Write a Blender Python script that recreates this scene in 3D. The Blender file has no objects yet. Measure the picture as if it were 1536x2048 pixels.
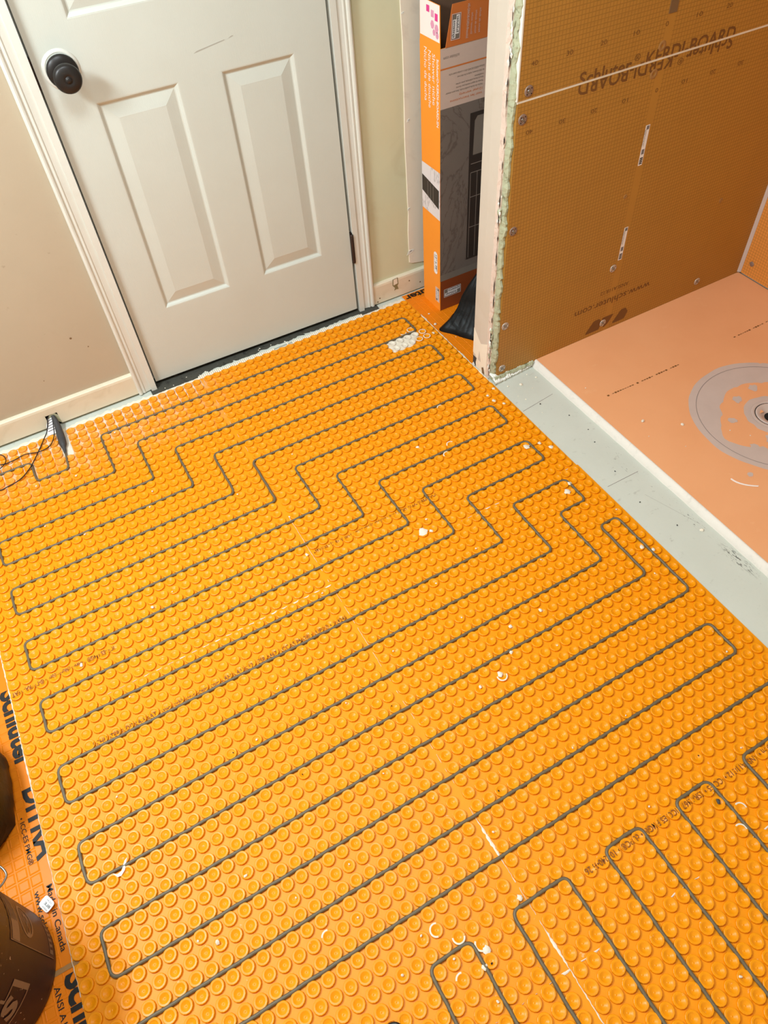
import bpy, bmesh, math, random
from mathutils import Vector, Matrix, noise
random.seed(7)
S = bpy.context.scene
COL = S.collection
P = 0.0305                      # stud pitch of the membrane in metres; u runs along the door wall, v towards the viewer, h up
def X(u, v, h): return Vector((u*P, -v*P, h*P))

# ---------------------------------------------------------------- camera
def rodrigues(r):
    r = Vector(r); return Matrix.Rotation(r.length, 3, r.normalized())
ROT = rodrigues((-0.68740, -0.11941, -0.50862))
CAMP = X(1.21, 62.775, 51.189)
D = Vector((1, -1, -1))
row = lambda i: Vector((ROT[i][0]*D[0], ROT[i][1]*D[1], ROT[i][2]*D[2]))
cam = bpy.data.cameras.new('camera'); co = bpy.data.objects.new('camera', cam); COL.objects.link(co)
m3 = Matrix((row(0), -row(1), -row(2))).transposed()
co.matrix_world = Matrix.Translation(CAMP) @ m3.to_4x4()
F_PX = 1447.95
cam.sensor_fit = 'VERTICAL'; cam.sensor_height = 36.0; cam.lens = 36.0*F_PX/2048
cam.clip_start = 0.02
S.camera = co
def in_view(p, pad=40):
    q = m3.transposed() @ (p - CAMP)
    if q.z > -0.05: return False
    x = 768 + F_PX*q.x/-q.z; y = 1024 - F_PX*q.y/-q.z
    return -pad < x < 1536+pad and -pad < y < 2048+pad

# ---------------------------------------------------------------- world, lamps, exposure
w = bpy.data.worlds.new('world'); S.world = w; w.use_nodes = True
w.node_tree.nodes['Background'].inputs[0].default_value = (0.85, 0.98, 1.06, 1)
w.node_tree.nodes['Background'].inputs[1].default_value = 0.04
def area(name, loc, target, sx, sy, power, color):
    l = bpy.data.lights.new(name, 'AREA'); l.shape = 'RECTANGLE'; l.size = sx; l.size_y = sy; l.energy = power; l.color = color
    o = bpy.data.objects.new(name, l); COL.objects.link(o); o.location = loc
    o.rotation_euler = (target - loc).to_track_quat('-Z', 'Y').to_euler(); return o
area('vanity_lamp', X(-26, 25, 62), X(12, 30, 0), 0.62, 0.22, 29, (0.82, 0.98, 1.06))
area('ceiling_fill', X(5, 37, 78), X(6, 37, 0), 0.60, 0.60, 20, (0.82, 0.98, 1.06))  # unseen area light, added under the ceiling as soft fill
S.view_settings.view_transform = 'Standard'; S.view_settings.look = 'None'
S.view_settings.gamma = 1; S.view_settings.use_curve_mapping = False
S.view_settings.exposure = 0.42

# ---------------------------------------------------------------- materials
def lin(c):
    return tuple((x/255/12.92 if x/255 <= .04045 else ((x/255+.055)/1.055)**2.4) for x in c)
class NT:
    def __init__(s, name):
        s.m = bpy.data.materials.new(name); s.m.use_nodes = True; s.t = s.m.node_tree
        s.b = s.t.nodes['Principled BSDF']
    def n(s, typ, **k):
        x = s.t.nodes.new(typ)
        for a, b in k.items(): setattr(x, a, b)
        return x
    def l(s, a, b): s.t.links.new(a, b)
    def put(s, sock, v):
        if hasattr(v, 'is_linked') or isinstance(v, bpy.types.NodeSocket): s.l(v, sock)
        else: sock.default_value = v
    def math(s, op, a, b=0.0, c=0.0):
        x = s.n('ShaderNodeMath', operation=op); s.put(x.inputs[0], a); s.put(x.inputs[1], b); s.put(x.inputs[2], c); return x.outputs[0]
    def mix(s, f, a, b):
        x = s.n('ShaderNodeMix', data_type='RGBA'); s.put(x.inputs[0], f); s.put(x.inputs[6], a if not isinstance(a, tuple) else (*a, 1)[:4]); s.put(x.inputs[7], b if not isinstance(b, tuple) else (*b, 1)[:4]); return x.outputs[2]
    def pos(s):
        if not hasattr(s, '_p'):
            g = s.n('ShaderNodeNewGeometry'); q = s.n('ShaderNodeSeparateXYZ'); s.l(g.outputs['Position'], q.inputs[0]); s._p = (g.outputs['Position'], q.outputs[0], q.outputs[1], q.outputs[2])
        return s._p
    def noise(s, scale, detail=4.0, rough=.55, stretch=None, dist=0.0):
        x = s.n('ShaderNodeTexNoise'); x.inputs['Scale'].default_value = scale; x.inputs['Detail'].default_value = detail; x.inputs['Roughness'].default_value = rough; x.inputs['Distortion'].default_value = dist
        v = s.pos()[0]
        if stretch:
            mp = s.n('ShaderNodeMapping'); mp.inputs['Scale'].default_value = stretch; s.l(v, mp.inputs[0]); v = mp.outputs[0]
        s.l(v, x.inputs['Vector']); return x.outputs[0]
    def ramp(s, f, a, b):
        x = s.n('ShaderNodeMapRange', interpolation_type='SMOOTHSTEP'); s.put(x.inputs[0], f); x.inputs[1].default_value = a; x.inputs[2].default_value = b; return x.outputs[0]
    def bump(s, h, strength, dist=.001):
        x = s.n('ShaderNodeBump'); x.inputs['Strength'].default_value = strength; x.inputs['Distance'].default_value = dist; s.l(h, x.inputs['Height']); s.l(x.outputs[0], s.b.inputs['Normal'])
    def fin(s, col, rough=.6, metal=0.0, spec=.5):
        s.put(s.b.inputs['Base Color'], (*col, 1) if isinstance(col, tuple) else col); s.put(s.b.inputs['Roughness'], rough)
        s.b.inputs['Metallic'].default_value = metal; s.b.inputs['Specular IOR Level'].default_value = spec
        return s.m
def simple(name, rgb, rough=.6, var=.10, scale=18, bump=0.0, bscale=200, metal=0.0, spec=.4, lum=None):
    k = NT(name); c = lin(rgb)
    a = tuple(x*(1-var) for x in c); b = tuple(min(1, x*(1+var)) for x in c)
    col = k.mix(k.noise(scale), a, b)
    if bump: k.bump(k.noise(bscale, 3), bump)
    return k.fin(col, rough, metal, spec)
M = {}
def smudged(name, rgb, stain, amt, sc=5.0, rough=.55, bump=.12, speck=None):
    k = NT(name); c = lin(rgb)
    col = k.mix(k.noise(9), tuple(x*.95 for x in c), tuple(min(1, x*1.04) for x in c))
    n = k.ramp(k.noise(sc, 5, .6, dist=1.0), .52, .75)
    col = k.mix(k.math('MULTIPLY', n, amt), col, lin(stain))
    if speck:
        col = k.mix(k.math('MULTIPLY', k.ramp(k.noise(34, 3, .6), .70, .80), .30), col, lin(speck))
    k.bump(k.noise(260, 3), bump)
    return k.fin(col, rough, 0, .35)
M['wall_left_paint'] = smudged('beige_wall_paint', (184, 167, 143), (170, 148, 122), .55, 4, speck=(120, 95, 70))
M['wall_paint'] = smudged('olive_beige_wall_paint', (211, 209, 176), (186, 176, 140), .4, 5)
M['white_patch'] = smudged('white_joint_compound', (238, 226, 206), (214, 200, 182), .5, 12)
M['room_paint'] = smudged('room_wall_paint', (222, 212, 194), (205, 192, 170), .4, 3)
M['ceiling'] = smudged('ceiling_white', (240, 236, 228), (228, 222, 210), .3, 3)
M['stub_paint'] = smudged('pinkish_cream_paint', (206, 193, 177), (198, 180, 158), .4, 6)
M['stub_rough'] = smudged('rough_pink_compound', (222, 200, 184), (180, 150, 132), .6, 60, .8, .8, (120, 90, 75))
M['green_board'] = smudged('green_drywall_paper', (178, 180, 150), (96, 96, 70), .85, 60, .9, .9)
M['white_gypsum'] = smudged('white_gypsum', (236, 234, 226), (190, 188, 172), .5, 90, .9, .8)
M['baseboard'] = smudged('baseboard_paint', (224, 211, 186), (204, 188, 158), .5, 10, .5)
M['casing'] = smudged('casing_gloss_white', (219, 216, 205), (202, 194, 174), .35, 7, .4, .05)
# door: white with fine vertical wood grain
k = NT('white_embossed_door')
c = k.mix(k.noise(6), lin((207, 208, 198)), lin((200, 199, 187)))
k.bump(k.noise(90, 4, .6, (6, 6, .5)), .35, .0006); M['door'] = k.fin(c, .42, 0, .4)
M['dark_metal'] = simple('oil_rubbed_bronze', (50, 46, 44), .38, .2, 60, metal=.55)
M['brown_metal'] = simple('brown_hinge_bronze', (58, 44, 38), .45, .2, 60, metal=.4)
M['black_gap'] = simple('black_gap', (22, 20, 18), .9)
# painted slab with scuffs
k = NT('painted_concrete_slab')
c = k.mix(k.noise(7, 5), lin((207, 209, 198)), lin((194, 196, 184)))
c = k.mix(k.math('MULTIPLY', k.ramp(k.noise(30, 6, .7, (1, 1.6, 1)), .60, .72), .35), c, lin((120, 116, 104)))
p = k.pos()
def blob(k, u, v, ru, rv):
    p = k.pos()
    a = k.math('DIVIDE', k.math('SUBTRACT', p[1], u*P), ru*P); b = k.math('DIVIDE', k.math('ADD', p[2], v*P), rv*P)
    return k.ramp(k.math('SQRT', k.math('ADD', k.math('MULTIPLY', a, a), k.math('MULTIPLY', b, b))), 1.0, .2)
for (u, v, ru, rv, th) in [(42.0, 44.8, .7, 2.6, .53), (41.9, 39.6, .7, 3.0, .60), (41.4, 31.2, .9, 3.2, .62), (41.6, 36.5, .4, 3, .62)]:
    sc = k.ramp(k.noise(240, 4, .7, (1, .25, 1)), th, th+.04)
    c = k.mix(k.math('MULTIPLY', k.math('MULTIPLY', sc, blob(k, u, v, ru, rv)), .9), c, lin((52, 50, 46)))
k.bump(k.noise(120, 4), .25); M['slab'] = k.fin(c, .6, 0, .35)
ORANGE = (235, 145, 8)
def orange(name, rgb, rough, dust=True):
    k = NT(name); c = lin(rgb)
    col = k.mix(k.noise(14, 3), tuple(x*.96 for x in c), tuple(min(1, x*1.04) for x in c))
    if dust:
        p = k.pos()
        a = k.math('MULTIPLY', k.ramp(p[2], -7.5*P, 1.5*P), k.ramp(p[1], 17*P, 1*P))
        n = k.ramp(k.noise(28, 5, .65), .42, .62)
        col = k.mix(k.math('MULTIPLY', k.math('MULTIPLY', a, n), .62 if dust == 2 else .10), col, lin((244, 222, 200)))
        sp = k.ramp(k.noise(75, 3, .6), .70, .74)
        col = k.mix(k.math('MULTIPLY', sp, .30), col, lin((248, 220, 190)))
    k.bump(k.noise(420, 2), .10, .0006)
    return k.fin(col, rough, 0, .26)
M['membrane'] = orange('orange_membrane_sheet', ORANGE, .46, 2)
M['stud'] = orange('orange_membrane_stud', ORANGE, .34, 1)
M['flat_membrane'] = orange('orange_flat_membrane', (228, 124, 12), .42, False)
M['print_black'] = simple('black_print', (22, 18, 14), .6)
M['print_brown'] = simple('thin_dark_print', (128, 70, 14), .6, .3, 90)
M['mortar_white'] = simple('white_mortar', (228, 216, 198), .8, .08, 60, .4, 300)
M['mortar_grey'] = simple('grey_thinset', (198, 178, 168), .75, .07, 22, .25, 160)
M['grey_dark'] = simple('grey_groove', (128, 118, 112), .8)
M['cable'] = simple('grey_brown_cable_jacket', (104, 91, 70), .5, .12, 40)
M['splice'] = simple('charcoal_splice_tube', (64, 62, 62), .65, .2, 50, .4)
M['wire'] = simple('black_wire', (34, 22, 20), .5)
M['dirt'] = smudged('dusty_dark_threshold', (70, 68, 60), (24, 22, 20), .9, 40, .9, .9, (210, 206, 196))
M['scuff'] = simple('faint_grey_scuff', (176, 170, 158), .6)
M['chip'] = simple('olive_underpaint', (136, 124, 84), .7)
M['paper'] = simple('white_paper', (238, 232, 230), .7, .04)
M['grey_print'] = simple('grey_print', (120, 116, 118), .7)
# fleece shower tray
k = NT('orange_fleece_tray')
c = k.mix(k.noise(5, 4), lin((238, 173, 124)), lin((230, 160, 110)))
c = k.mix(k.math('MULTIPLY', k.ramp(k.noise(20, 5, .6), .62, .8), .25), c, lin((244, 196, 150)))
k.bump(k.noise(300, 3), .12); M['tray'] = k.fin(c, .62, 0, .3)
M['tray_white'] = smudged('white_foam_edge', (228, 218, 207), (196, 192, 180), .4, 40, .7, .4)
# foam boards with a printed one-centimetre grid
def board(name, axis, rgb):
    k = NT(name); p = k.pos(); c = lin(rgb); h = p[1 if axis == 'x' else 2]
    col = k.mix(k.noise(6, 4), tuple(x*.93 for x in c), tuple(min(1, x*1.06) for x in c))
    def line(co, per, wd, off=0.0):
        f = k.math('FRACT', k.math('DIVIDE', k.math('ADD', co, off), per))
        d = k.math('ABSOLUTE', k.math('SUBTRACT', f, .5))
        return k.ramp(d, .5-wd*1.6, .5-wd*.4)
    off = (-39.17*P) % .01 if axis == 'x' else .0
    g = k.math('MAXIMUM', line(h, .00997, .085, off), line(p[3], .00997, .085, -.0005))
    g5 = k.math('MAXIMUM', line(h, .0997, .012, -39.17*P), line(p[3], .0997, .012, -(25.07*P)))
    m = k.math('MINIMUM', k.math('ADD', k.math('MULTIPLY', g, .52), k.math('MULTIPLY', g5, .12)), 1.0)
    if axis == 'x':                                     # the bare factory strip that carries the stickers
        bare = k.math('COMPARE', p[1], 52.55*P, .42*P); m = k.math('MULTIPLY', m, k.math('SUBTRACT', 1.0, bare))
    col = k.mix(m, col, tuple(x*.42 for x in c))
    k.bump(k.noise(350, 3), .15)
    return k.fin(col, .55, 0, .4)
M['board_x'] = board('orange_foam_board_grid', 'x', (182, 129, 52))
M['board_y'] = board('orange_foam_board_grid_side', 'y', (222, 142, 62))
M['board_print'] = simple('brown_board_print', (118, 76, 34), .6, .1)
M['foam_white'] = simple('white_foam_core', (240, 230, 216), .8)
M['washer'] = simple('galvanised_washer', (196, 186, 176), .42, .1, 90, metal=.55)
M['washer_dark'] = simple('shaded_washer', (150, 126, 112), .5, .1, 90, metal=.4)  # darker steel, shade on the upper washers put into the colour
M['screw'] = simple('screw_steel', (150, 146, 140), .3, metal=.9)
M['skim'] = simple('brown_skim', (160, 116, 66), .6)
M['tape'] = simple('grey_brown_tape', (120, 92, 62), .6)
# carton
M['carton_orange'] = simple('orange_carton', (250, 150, 40), .5, .03)
M['carton_brown'] = simple('brown_carton_board', (112, 84, 64), .8, .1, 30)
M['carton_foot'] = simple('shaded_orange_print', (138, 66, 30), .5, .03)  # carton orange darkened: shade on the broad side put into the colour
M['carton_white'] = simple('white_carton_print', (244, 232, 226), .5, .02)
M['carton_taupe'] = simple('taupe_carton_print', (206, 180, 166), .5, .03)
M['carton_flap'] = simple('shaded_orange_flap', (206, 116, 56), .5, .03)  # front flap orange, its shade also set in the base colour
M['carton_grey'] = simple('grey_print_band', (126, 116, 106), .5)
M['carton_dark'] = simple('dark_print', (52, 44, 40), .5)
M['carton_line'] = simple('print_line_grey', (150, 138, 128), .5)
M['pink'] = simple('pink_print', (224, 60, 140), .5); M['pale_pink'] = simple('pale_pink_print', (222, 150, 178), .5)
def marble(name, a, b):
    k = NT(name)
    n = k.noise(9, 5, .6, (1, 1, .5), 1.6); v = k.ramp(k.math('ABSOLUTE', k.math('SUBTRACT', n, .5)), .0, .03)
    return k.fin(k.mix(v, lin(b), k.mix(k.noise(20), lin(a), tuple(x*.85 for x in lin(a)))), .45, 0, .4)
M['marble_dark'] = marble('grey_marble_print', (122, 110, 102), (100, 88, 81))
M['marble_white'] = marble('white_marble_print', (232, 222, 222), (188, 178, 178))
# plastics
def plastic_bag(name, rgb):
    k = NT(name); k.bump(k.noise(16, 3, .5, dist=1.0), .35, .006); return k.fin(lin(rgb), .40, 0, .22)
M['black_bag'] = plastic_bag('black_polythene', (9, 9, 10))
k = NT('maroon_pail_plastic')
c = k.mix(k.noise(12), lin((38, 23, 34)), lin((31, 21, 32)))
c = k.mix(k.math('MULTIPLY', k.ramp(k.noise(130, 2, .5), .71, .74), .7), c, lin((200, 178, 164)))
M['pail'] = k.fin(c, .45, 0, .3)
M['pail_label'] = simple('lighter_pail_label', (64, 46, 44), .5, .08, 60)
M['pail_tan'] = simple('tan_pail_print', (122, 104, 90), .55, .1, 90)
M['rubber'] = simple('black_rubber', (30, 28, 26), .35, .2); M['brass'] = simple('brass_edge', (214, 170, 90), .3, metal=.9)

# ---------------------------------------------------------------- builders
ROOT = {}
def tag(o, label=None, cat=None, group=None, kind=None):
    if label: o['label'] = label
    if cat: o['category'] = cat
    if group: o['group'] = group
    if kind: o['kind'] = kind
    return o
def thing(name, label, cat, u, v, h, group=None, rotz=0.0, kind=None):
    o = bpy.data.objects.new(name, None); o.empty_display_size = .05; COL.objects.link(o)
    o.location = X(u, v, h); o.rotation_euler[2] = rotz; ROOT[o] = X(u, v, h)
    return tag(o, label, cat, group, kind)
class MB:
    """collects lattice-space faces"""
    def __init__(s): s.v = []; s.f = []; s.sm = []
    def face(s, pts, smooth=False):
        i = len(s.v); s.v += [tuple(p) for p in pts]; s.f.append(list(range(i, i+len(pts)))); s.sm.append(smooth); return s
    def add(s, verts, faces, smooth=False):
        i = len(s.v); s.v += [tuple(p) for p in verts]; s.f += [[i+j for j in f] for f in faces]; s.sm += [smooth]*len(faces); return s
    def box(s, u0, u1, v0, v1, h0, h1):
        vs = [(u, v, h) for h in (h0, h1) for v in (v0, v1) for u in (u0, u1)]
        return s.add(vs, [(0, 1, 3, 2), (4, 6, 7, 5), (0, 4, 5, 1), (2, 3, 7, 6), (0, 2, 6, 4), (1, 5, 7, 3)])
    def loft(s, rings, closed=True, caps=(False, False), smooth=False):
        n = len(rings[0]); vs = [p for r in rings for p in r]; fs = []
        for a in range(len(rings)-1):
            for b in range(n if closed else n-1):
                c = (b+1) % n; fs.append((a*n+b, a*n+c, (a+1)*n+c, (a+1)*n+b))
        s.add(vs, fs, smooth)
        if caps[0]: s.face(list(rings[0])[::-1])
        if caps[1]: s.face(rings[-1])
        return s
    def lathe(s, prof, c, axis='h', n=24, a0=0, a1=360, smooth=True):
        full = abs(a1-a0) >= 360; m = n if full else n+1; rings = []
        for r, t in prof:
            ring = []
            for i in range(m):
                a = math.radians(a0+(a1-a0)*i/n); x, y = r*math.cos(a), r*math.sin(a)
                ring.append({'h': (c[0]+x, c[1]+y, c[2]+t), 'v': (c[0]+x, c[1]+t, c[2]+y), 'u': (c[0]+t, c[1]+x, c[2]+y)}[axis])
            rings.append(ring)
        return s.loft(rings, full, smooth=smooth)
    def tube(s, pts, r, n=8, smooth=True, caps=True):
        rings = []
        pts = [Vector(p) for p in pts]
        for i, p in enumerate(pts):
            t = (pts[min(i+1, len(pts)-1)] - pts[max(i-1, 0)]).normalized()
            up = Vector((0, 0, 1)) if abs(t.z) < .9 else Vector((1, 0, 0))
            a = t.cross(up).normalized(); b = a.cross(t)
            rr = r[i] if isinstance(r, (list, tuple)) else r
            rings.append([tuple(p + (a*math.cos(2*math.pi*j/n) + b*math.sin(2*math.pi*j/n))*rr) for j in range(n)])
        return s.loft(rings, True, (caps, caps), smooth)
    def mesh(s, name, origin=None):
        me = bpy.data.meshes.new(name); o = origin if origin is not None else Vector((0, 0, 0))
        me.from_pydata([X(*p)-o for p in s.v], [], s.f)
        me.polygons.foreach_set('use_smooth', s.sm)
        bm = bmesh.new(); bm.from_mesh(me); bmesh.ops.remove_doubles(bm, verts=bm.verts, dist=1e-6); bmesh.ops.recalc_face_normals(bm, faces=bm.faces); bm.to_mesh(me); bm.free()
        return me
    def build(s, name, mat, parent=None, label=None, kind=None, bevel=0.0):
        o = ROOT.get(parent, None) if parent else None
        me = s.mesh(name, o); me.materials.append(M[mat] if isinstance(mat, str) else mat)
        ob = bpy.data.objects.new(name, me); COL.objects.link(ob)
        if parent: ob.parent = parent; ROOT[ob] = ROOT[parent]
        if bevel:
            b = ob.modifiers.new('bevel', 'BEVEL'); b.width = bevel*P; b.segments = 2; b.limit_method = 'ANGLE'
        return tag(ob, label, kind=kind)
def lettering(body, mat, parent, org, xd, yd, width=None, cap=1.0, name='lettering', bold=0.0, shear=0.0, clip=None, drape=None, off=None, space=1.0, align='LEFT', line=1.0):
    """flat printed words: origin and directions in lattice space; cap = capital height, width = overall length"""
    cu = bpy.data.curves.new('t', 'FONT'); cu.body = body; cu.size = 1.0; cu.offset = bold; cu.shear = shear; cu.space_character = space; cu.align_x = align; cu.space_line = line
    cu.resolution_u = 3
    ob = bpy.data.objects.new('t', cu); COL.objects.link(ob)
    me = bpy.data.meshes.new_from_object(ob.evaluated_get(bpy.context.evaluated_depsgraph_get()))
    bpy.data.objects.remove(ob); bpy.data.curves.remove(cu)
    bm = bmesh.new(); bm.from_mesh(me)
    x0 = min(v.co.x for v in bm.verts); x1 = max(v.co.x for v in bm.verts)
    sy = cap/.70; sx = (width/(x1-x0)) if width else sy
    org, xd, yd = Vector(org), Vector(xd), Vector(yd)
    if drape:
        bmesh.ops.triangulate(bm, faces=bm.faces); bmesh.ops.subdivide_edges(bm, edges=bm.edges, cuts=1)
    for v in bm.verts:
        p = org + xd*(v.co.x-x0)*sx + yd*v.co.y*sy
        if off: p = off(p)
        if drape: p.z = drape(p.x, p.y)
        v.co = p
    if clip: bmesh.ops.bisect_plane(bm, geom=bm.verts[:]+bm.edges[:]+bm.faces[:], plane_co=clip[0], plane_no=clip[1], clear_outer=True)
    o = ROOT[parent] if parent else Vector((0, 0, 0))
    for v in bm.verts: v.co = X(*v.co) - o
    bm.to_mesh(me); bm.free(); me.name = name
    me.materials.clear(); me.materials.append(M[mat])
    ob = bpy.data.objects.new(name, me); COL.objects.link(ob)
    if parent: ob.parent = parent; ROOT[ob] = ROOT[parent]
    return ob
U, V, H = Vector((1, 0, 0)), Vector((0, 1, 0)), Vector((0, 0, 1))
def plate(pts, mat, parent, name, label=None):                       # a thin printed patch
    return MB().face(pts).build(name, mat, parent, label)
def jit(a): return random.uniform(-a, a)

# ---------------------------------------------------------------- setting: room shell
FZ = -.15
MB().box(-30, 75, -12, 90, -3, FZ).build('floor', 'slab', kind='structure')
MB().box(-30, 75, -5.2, 90, 80, 82).build('ceiling', 'ceiling', kind='structure')
MB().box(-32, -30, -5.2, 90, FZ, 80).build('wall_left', 'room_paint', kind='structure')
MB().box(-30, 75, 88, 90, FZ, 80).build('wall_front', 'room_paint', kind='structure')
WV = -4.5
wall_back = MB().box(-30, 5.9, WV-1.6, WV, FZ, 80).build('wall_back', 'wall_left_paint', kind='structure')
ROOT[wall_back] = Vector((0, 0, 0))
MB().box(32.3, 75, WV-1.6, WV, FZ, 80).build('right_wall_section', 'wall_paint', wall_back, 'olive beige wall section right of the door')
MB().box(5.9, 32.3, WV-1.6, WV, 67.5, 80).build('wall_header', 'wall_left_paint', wall_back)
# raised strip of joint compound with wavy left edge and rounded bottom corner
pts = [(38.97+.10*math.sin(i*.9)-.0*i+jit(.05), 3.85+i*1.35) for i in range(24)]
ring = [(38.95, 3.72), (39.2, 3.55)] + [(41, 3.2), (46, 3.0), (46, 80), (38.9, 80)] + [(38.97+.06*math.sin(i*.7)+jit(.04)-.12*(3.9+i*1.9 < 9), 3.9+i*1.9) for i in range(24, 0, -1)]
ring2 = [(u, h) for u, h in ring]
mb = MB(); mb.face([(u, WV+.10, h) for u, h in ring2]); 
mb.loft([[(u-.03, WV, h) for u, h in ring2], [(u, WV+.10, h) for u, h in ring2]])
mb.build('compound_strip', 'white_patch', wall_back, 'whitish joint compound strip beside the carton')
for (u, h, r) in [(39.0, 5.05, .30), (39.05, 10.3, .12), (39.35, 19.6, .14), (39.1, 29.0, .1)]:                # tears and nail pops
    mb = MB(); q = [(u+r*1.6*math.cos(a)*(1+jit(.4)), WV+.13, h+r*.8*math.sin(a)*(1+jit(.4))+.5*r*math.cos(a)) for a in [i*math.pi/4 for i in range(8)]]
    mb.face(q); mb.loft([[(a, WV+.1, c) for a, b, c in q], q]); mb.build('wall_tear', 'white_gypsum', wall_back)
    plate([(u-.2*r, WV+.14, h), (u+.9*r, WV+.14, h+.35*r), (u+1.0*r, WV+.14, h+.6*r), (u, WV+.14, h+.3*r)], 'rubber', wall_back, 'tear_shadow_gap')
for (u, h, r) in [(.5, 8.9, .12), (1.7, 7.4, .07), (-3.6, 5.4, .05)]:
    MB().lathe([(r, .0), (r*.7, .03), (0.001, .035)], (u, WV, h), 'v', 7).build('wall_nick', 'tape', wall_back)
# shower partition (right) and the shower's far wall
wr = MB().box(37.75, 72.6, 11.2, 14.35, FZ, 80).build('wall_right', 'stub_paint', kind='structure'); ROOT[wr] = Vector((0, 0, 0))
MB().box(73.1, 75, -4.5, 88, FZ, 80).build('wall_shower', 'room_paint', kind='structure')
# finished end cap of the partition, chipped at its foot
rings = []
for i in range(25):
    h = 1.1 + i*(78.9/24)
    rings.append([(37.74, 11.15, h), (37.62, 11.22, h), (37.56, 12.4, h), (37.60, 13.55+jit(.05), h), (37.66, 13.75, h)])
MB().loft(rings, False).build('end_cap', 'stub_paint', wr, 'smooth pinkish cream end of the partition')
MB().add([(37.6, 11.85, -.1), (37.58, 13.7, -.12), (37.6, 13.7, 4.0), (37.55, 12.6, 3.4), (37.6, 11.2, 4.6), (37.6, 11.2, 1.5), (37.58, 11.65, 1.45), (37.58, 11.95, 1.1), (37.58, 11.8, .5),
          (37.7, 11.85, -.1), (37.7, 13.7, -.12), (37.7, 13.7, 4.0), (37.7, 12.6, 3.4), (37.7, 11.2, 4.6), (37.7, 11.2, 1.5), (37.7, 11.65, 1.45), (37.7, 11.95, 1.1), (37.7, 11.8, .5)],
         [tuple(range(9))]+[(i, (i+1) % 9, 9+(i+1) % 9, 9+i) for i in range(9)]).build('foot_patch', 'white_patch', wr, 'paler patch with a chipped hole at the foot')
MB().box(37.64, 37.75, 11.2, 12.1, -.1, 1.6).build('chip_hole', 'splice', wr, 'dark hole where the foot is chipped')
MB().add([(37.54, 12.95, .55), (37.54, 13.25, .75), (37.54, 13.5, .15), (37.54, 13.45, -.12), (37.54, 13.1, -.05)], [(0, 1, 2, 3, 4)]).build('bare_wood_chip', 'tape', wr)
MB().add([(37.54, 11.15, -.1), (37.54, 11.5, .35), (37.53, 11.75, .05), (37.54, 11.6, -.12), (37.54, 11.3, .5)], [(0, 1, 2, 3)]).build('plaster_crumb', 'white_gypsum', wr)
def ragged(v0, v1, u, amp, h0, h1, n, seed, lean=.0):
    random.seed(seed); rings = []
    b = v1; a = v0
    for i in range(n+1):
        h = h0+(h1-h0)*i/n
        a = v0+(a-v0)*.7+jit(amp*.25); b = v1+(b-v1)*.55+jit(amp*.8)
        rings.append([(u+.22, a-.02, h), (u+jit(.02), a+.03, h), (u+jit(.03), (a+b)/2+jit(.05), h+jit(.05)), (u+jit(.04)+lean, b, h+jit(.05)), (u+.3, b+.02, h)])
    return MB().loft(rings, False)
ragged(13.55, 14.22, 37.62, .13, -.1, 60, 170, 3).build('compound_edge', 'stub_rough', wr, 'rough pinkish torn compound edge')
rng_ = random.Random(77)
for i in range(34):                                                 # dark splits between the compound and the drywall
    h = rng_.uniform(.5, 36); v = 14.2+rng_.uniform(-.03, .05); L_ = rng_.uniform(.25, .9); w_ = rng_.uniform(.03, .08)
    MB().face([(37.58, v-w_*.4, h-L_), (37.58, v+w_, h-L_*.3), (37.58, v+w_*.7, h+L_*.4), (37.58, v, h+L_), (37.58, v-w_, h+L_*.2)]).build('edge_split', 'black_gap', wr)
ragged(14.2, 14.85, 37.72, .16, -.1, 60, 210, 5, .1).build('drywall_edge', 'green_board', wr, 'torn green drywall edge')
random.seed(11)
for i in range(46):                                                 # loose white gypsum flakes along the cut
    h = random.choice([random.uniform(0, 3), random.uniform(3.6, 6.4), random.uniform(3.6, 6.0), random.uniform(17, 20), random.uniform(20, 38), random.uniform(30.5, 35)])
    v = 14.25+jit(.22); r = random.uniform(.08, .24); a = random.random()*6
    q = [(37.56+jit(.05), v+r*.55*math.cos(a+j*1.26)*(1+jit(.4)), h+r*1.5*math.sin(a+j*1.26)*(1+jit(.3))) for j in range(5)]
    c = (37.46+jit(.04), v, h)
    MB().add(q+[c], [(j, (j+1) % 5, 5) for j in range(5)]).build('gypsum_flake', random.choice(['white_gypsum', 'white_gypsum', 'green_board']), wr)
# broken drywall left standing on the slab in front of the partition
foot = thing('drywall_remnant', 'crumbled white and green drywall remnant on the slab below the lower board', 'rubble', 40, 15.2, FZ)
random.seed(21); rings = []
for i in range(45):
    u = 37.55+i*5.2/44
    hh = .42+jit(.07)+.12*math.sin(i*.5); vv = 15.62-.04*i/4+jit(.07)
    rings.append([(u, 14.4, FZ), (u, 14.4, hh+.25), (u, 15.02, hh+.2), (u+jit(.04), 15.12, hh+jit(.05)), (u+jit(.05), vv-.1, hh*.55+jit(.05)), (u+jit(.04), vv, .16+jit(.05)), (u, vv-.12, FZ)])
MB().loft(rings, False).build('gypsum_core', 'white_gypsum', foot)
rings = []
for i in range(40):
    u = 37.7+i*5.0/39
    rings.append([(u, 15.06, .62+jit(.04)), (u, 15.2+jit(.04), .60+jit(.06)), (u, 15.3+jit(.05), .36+jit(.06)), (u, 15.1, .25)])
MB().loft(rings, False).build('paper_face', 'green_board', foot, 'green paper strip')
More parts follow.
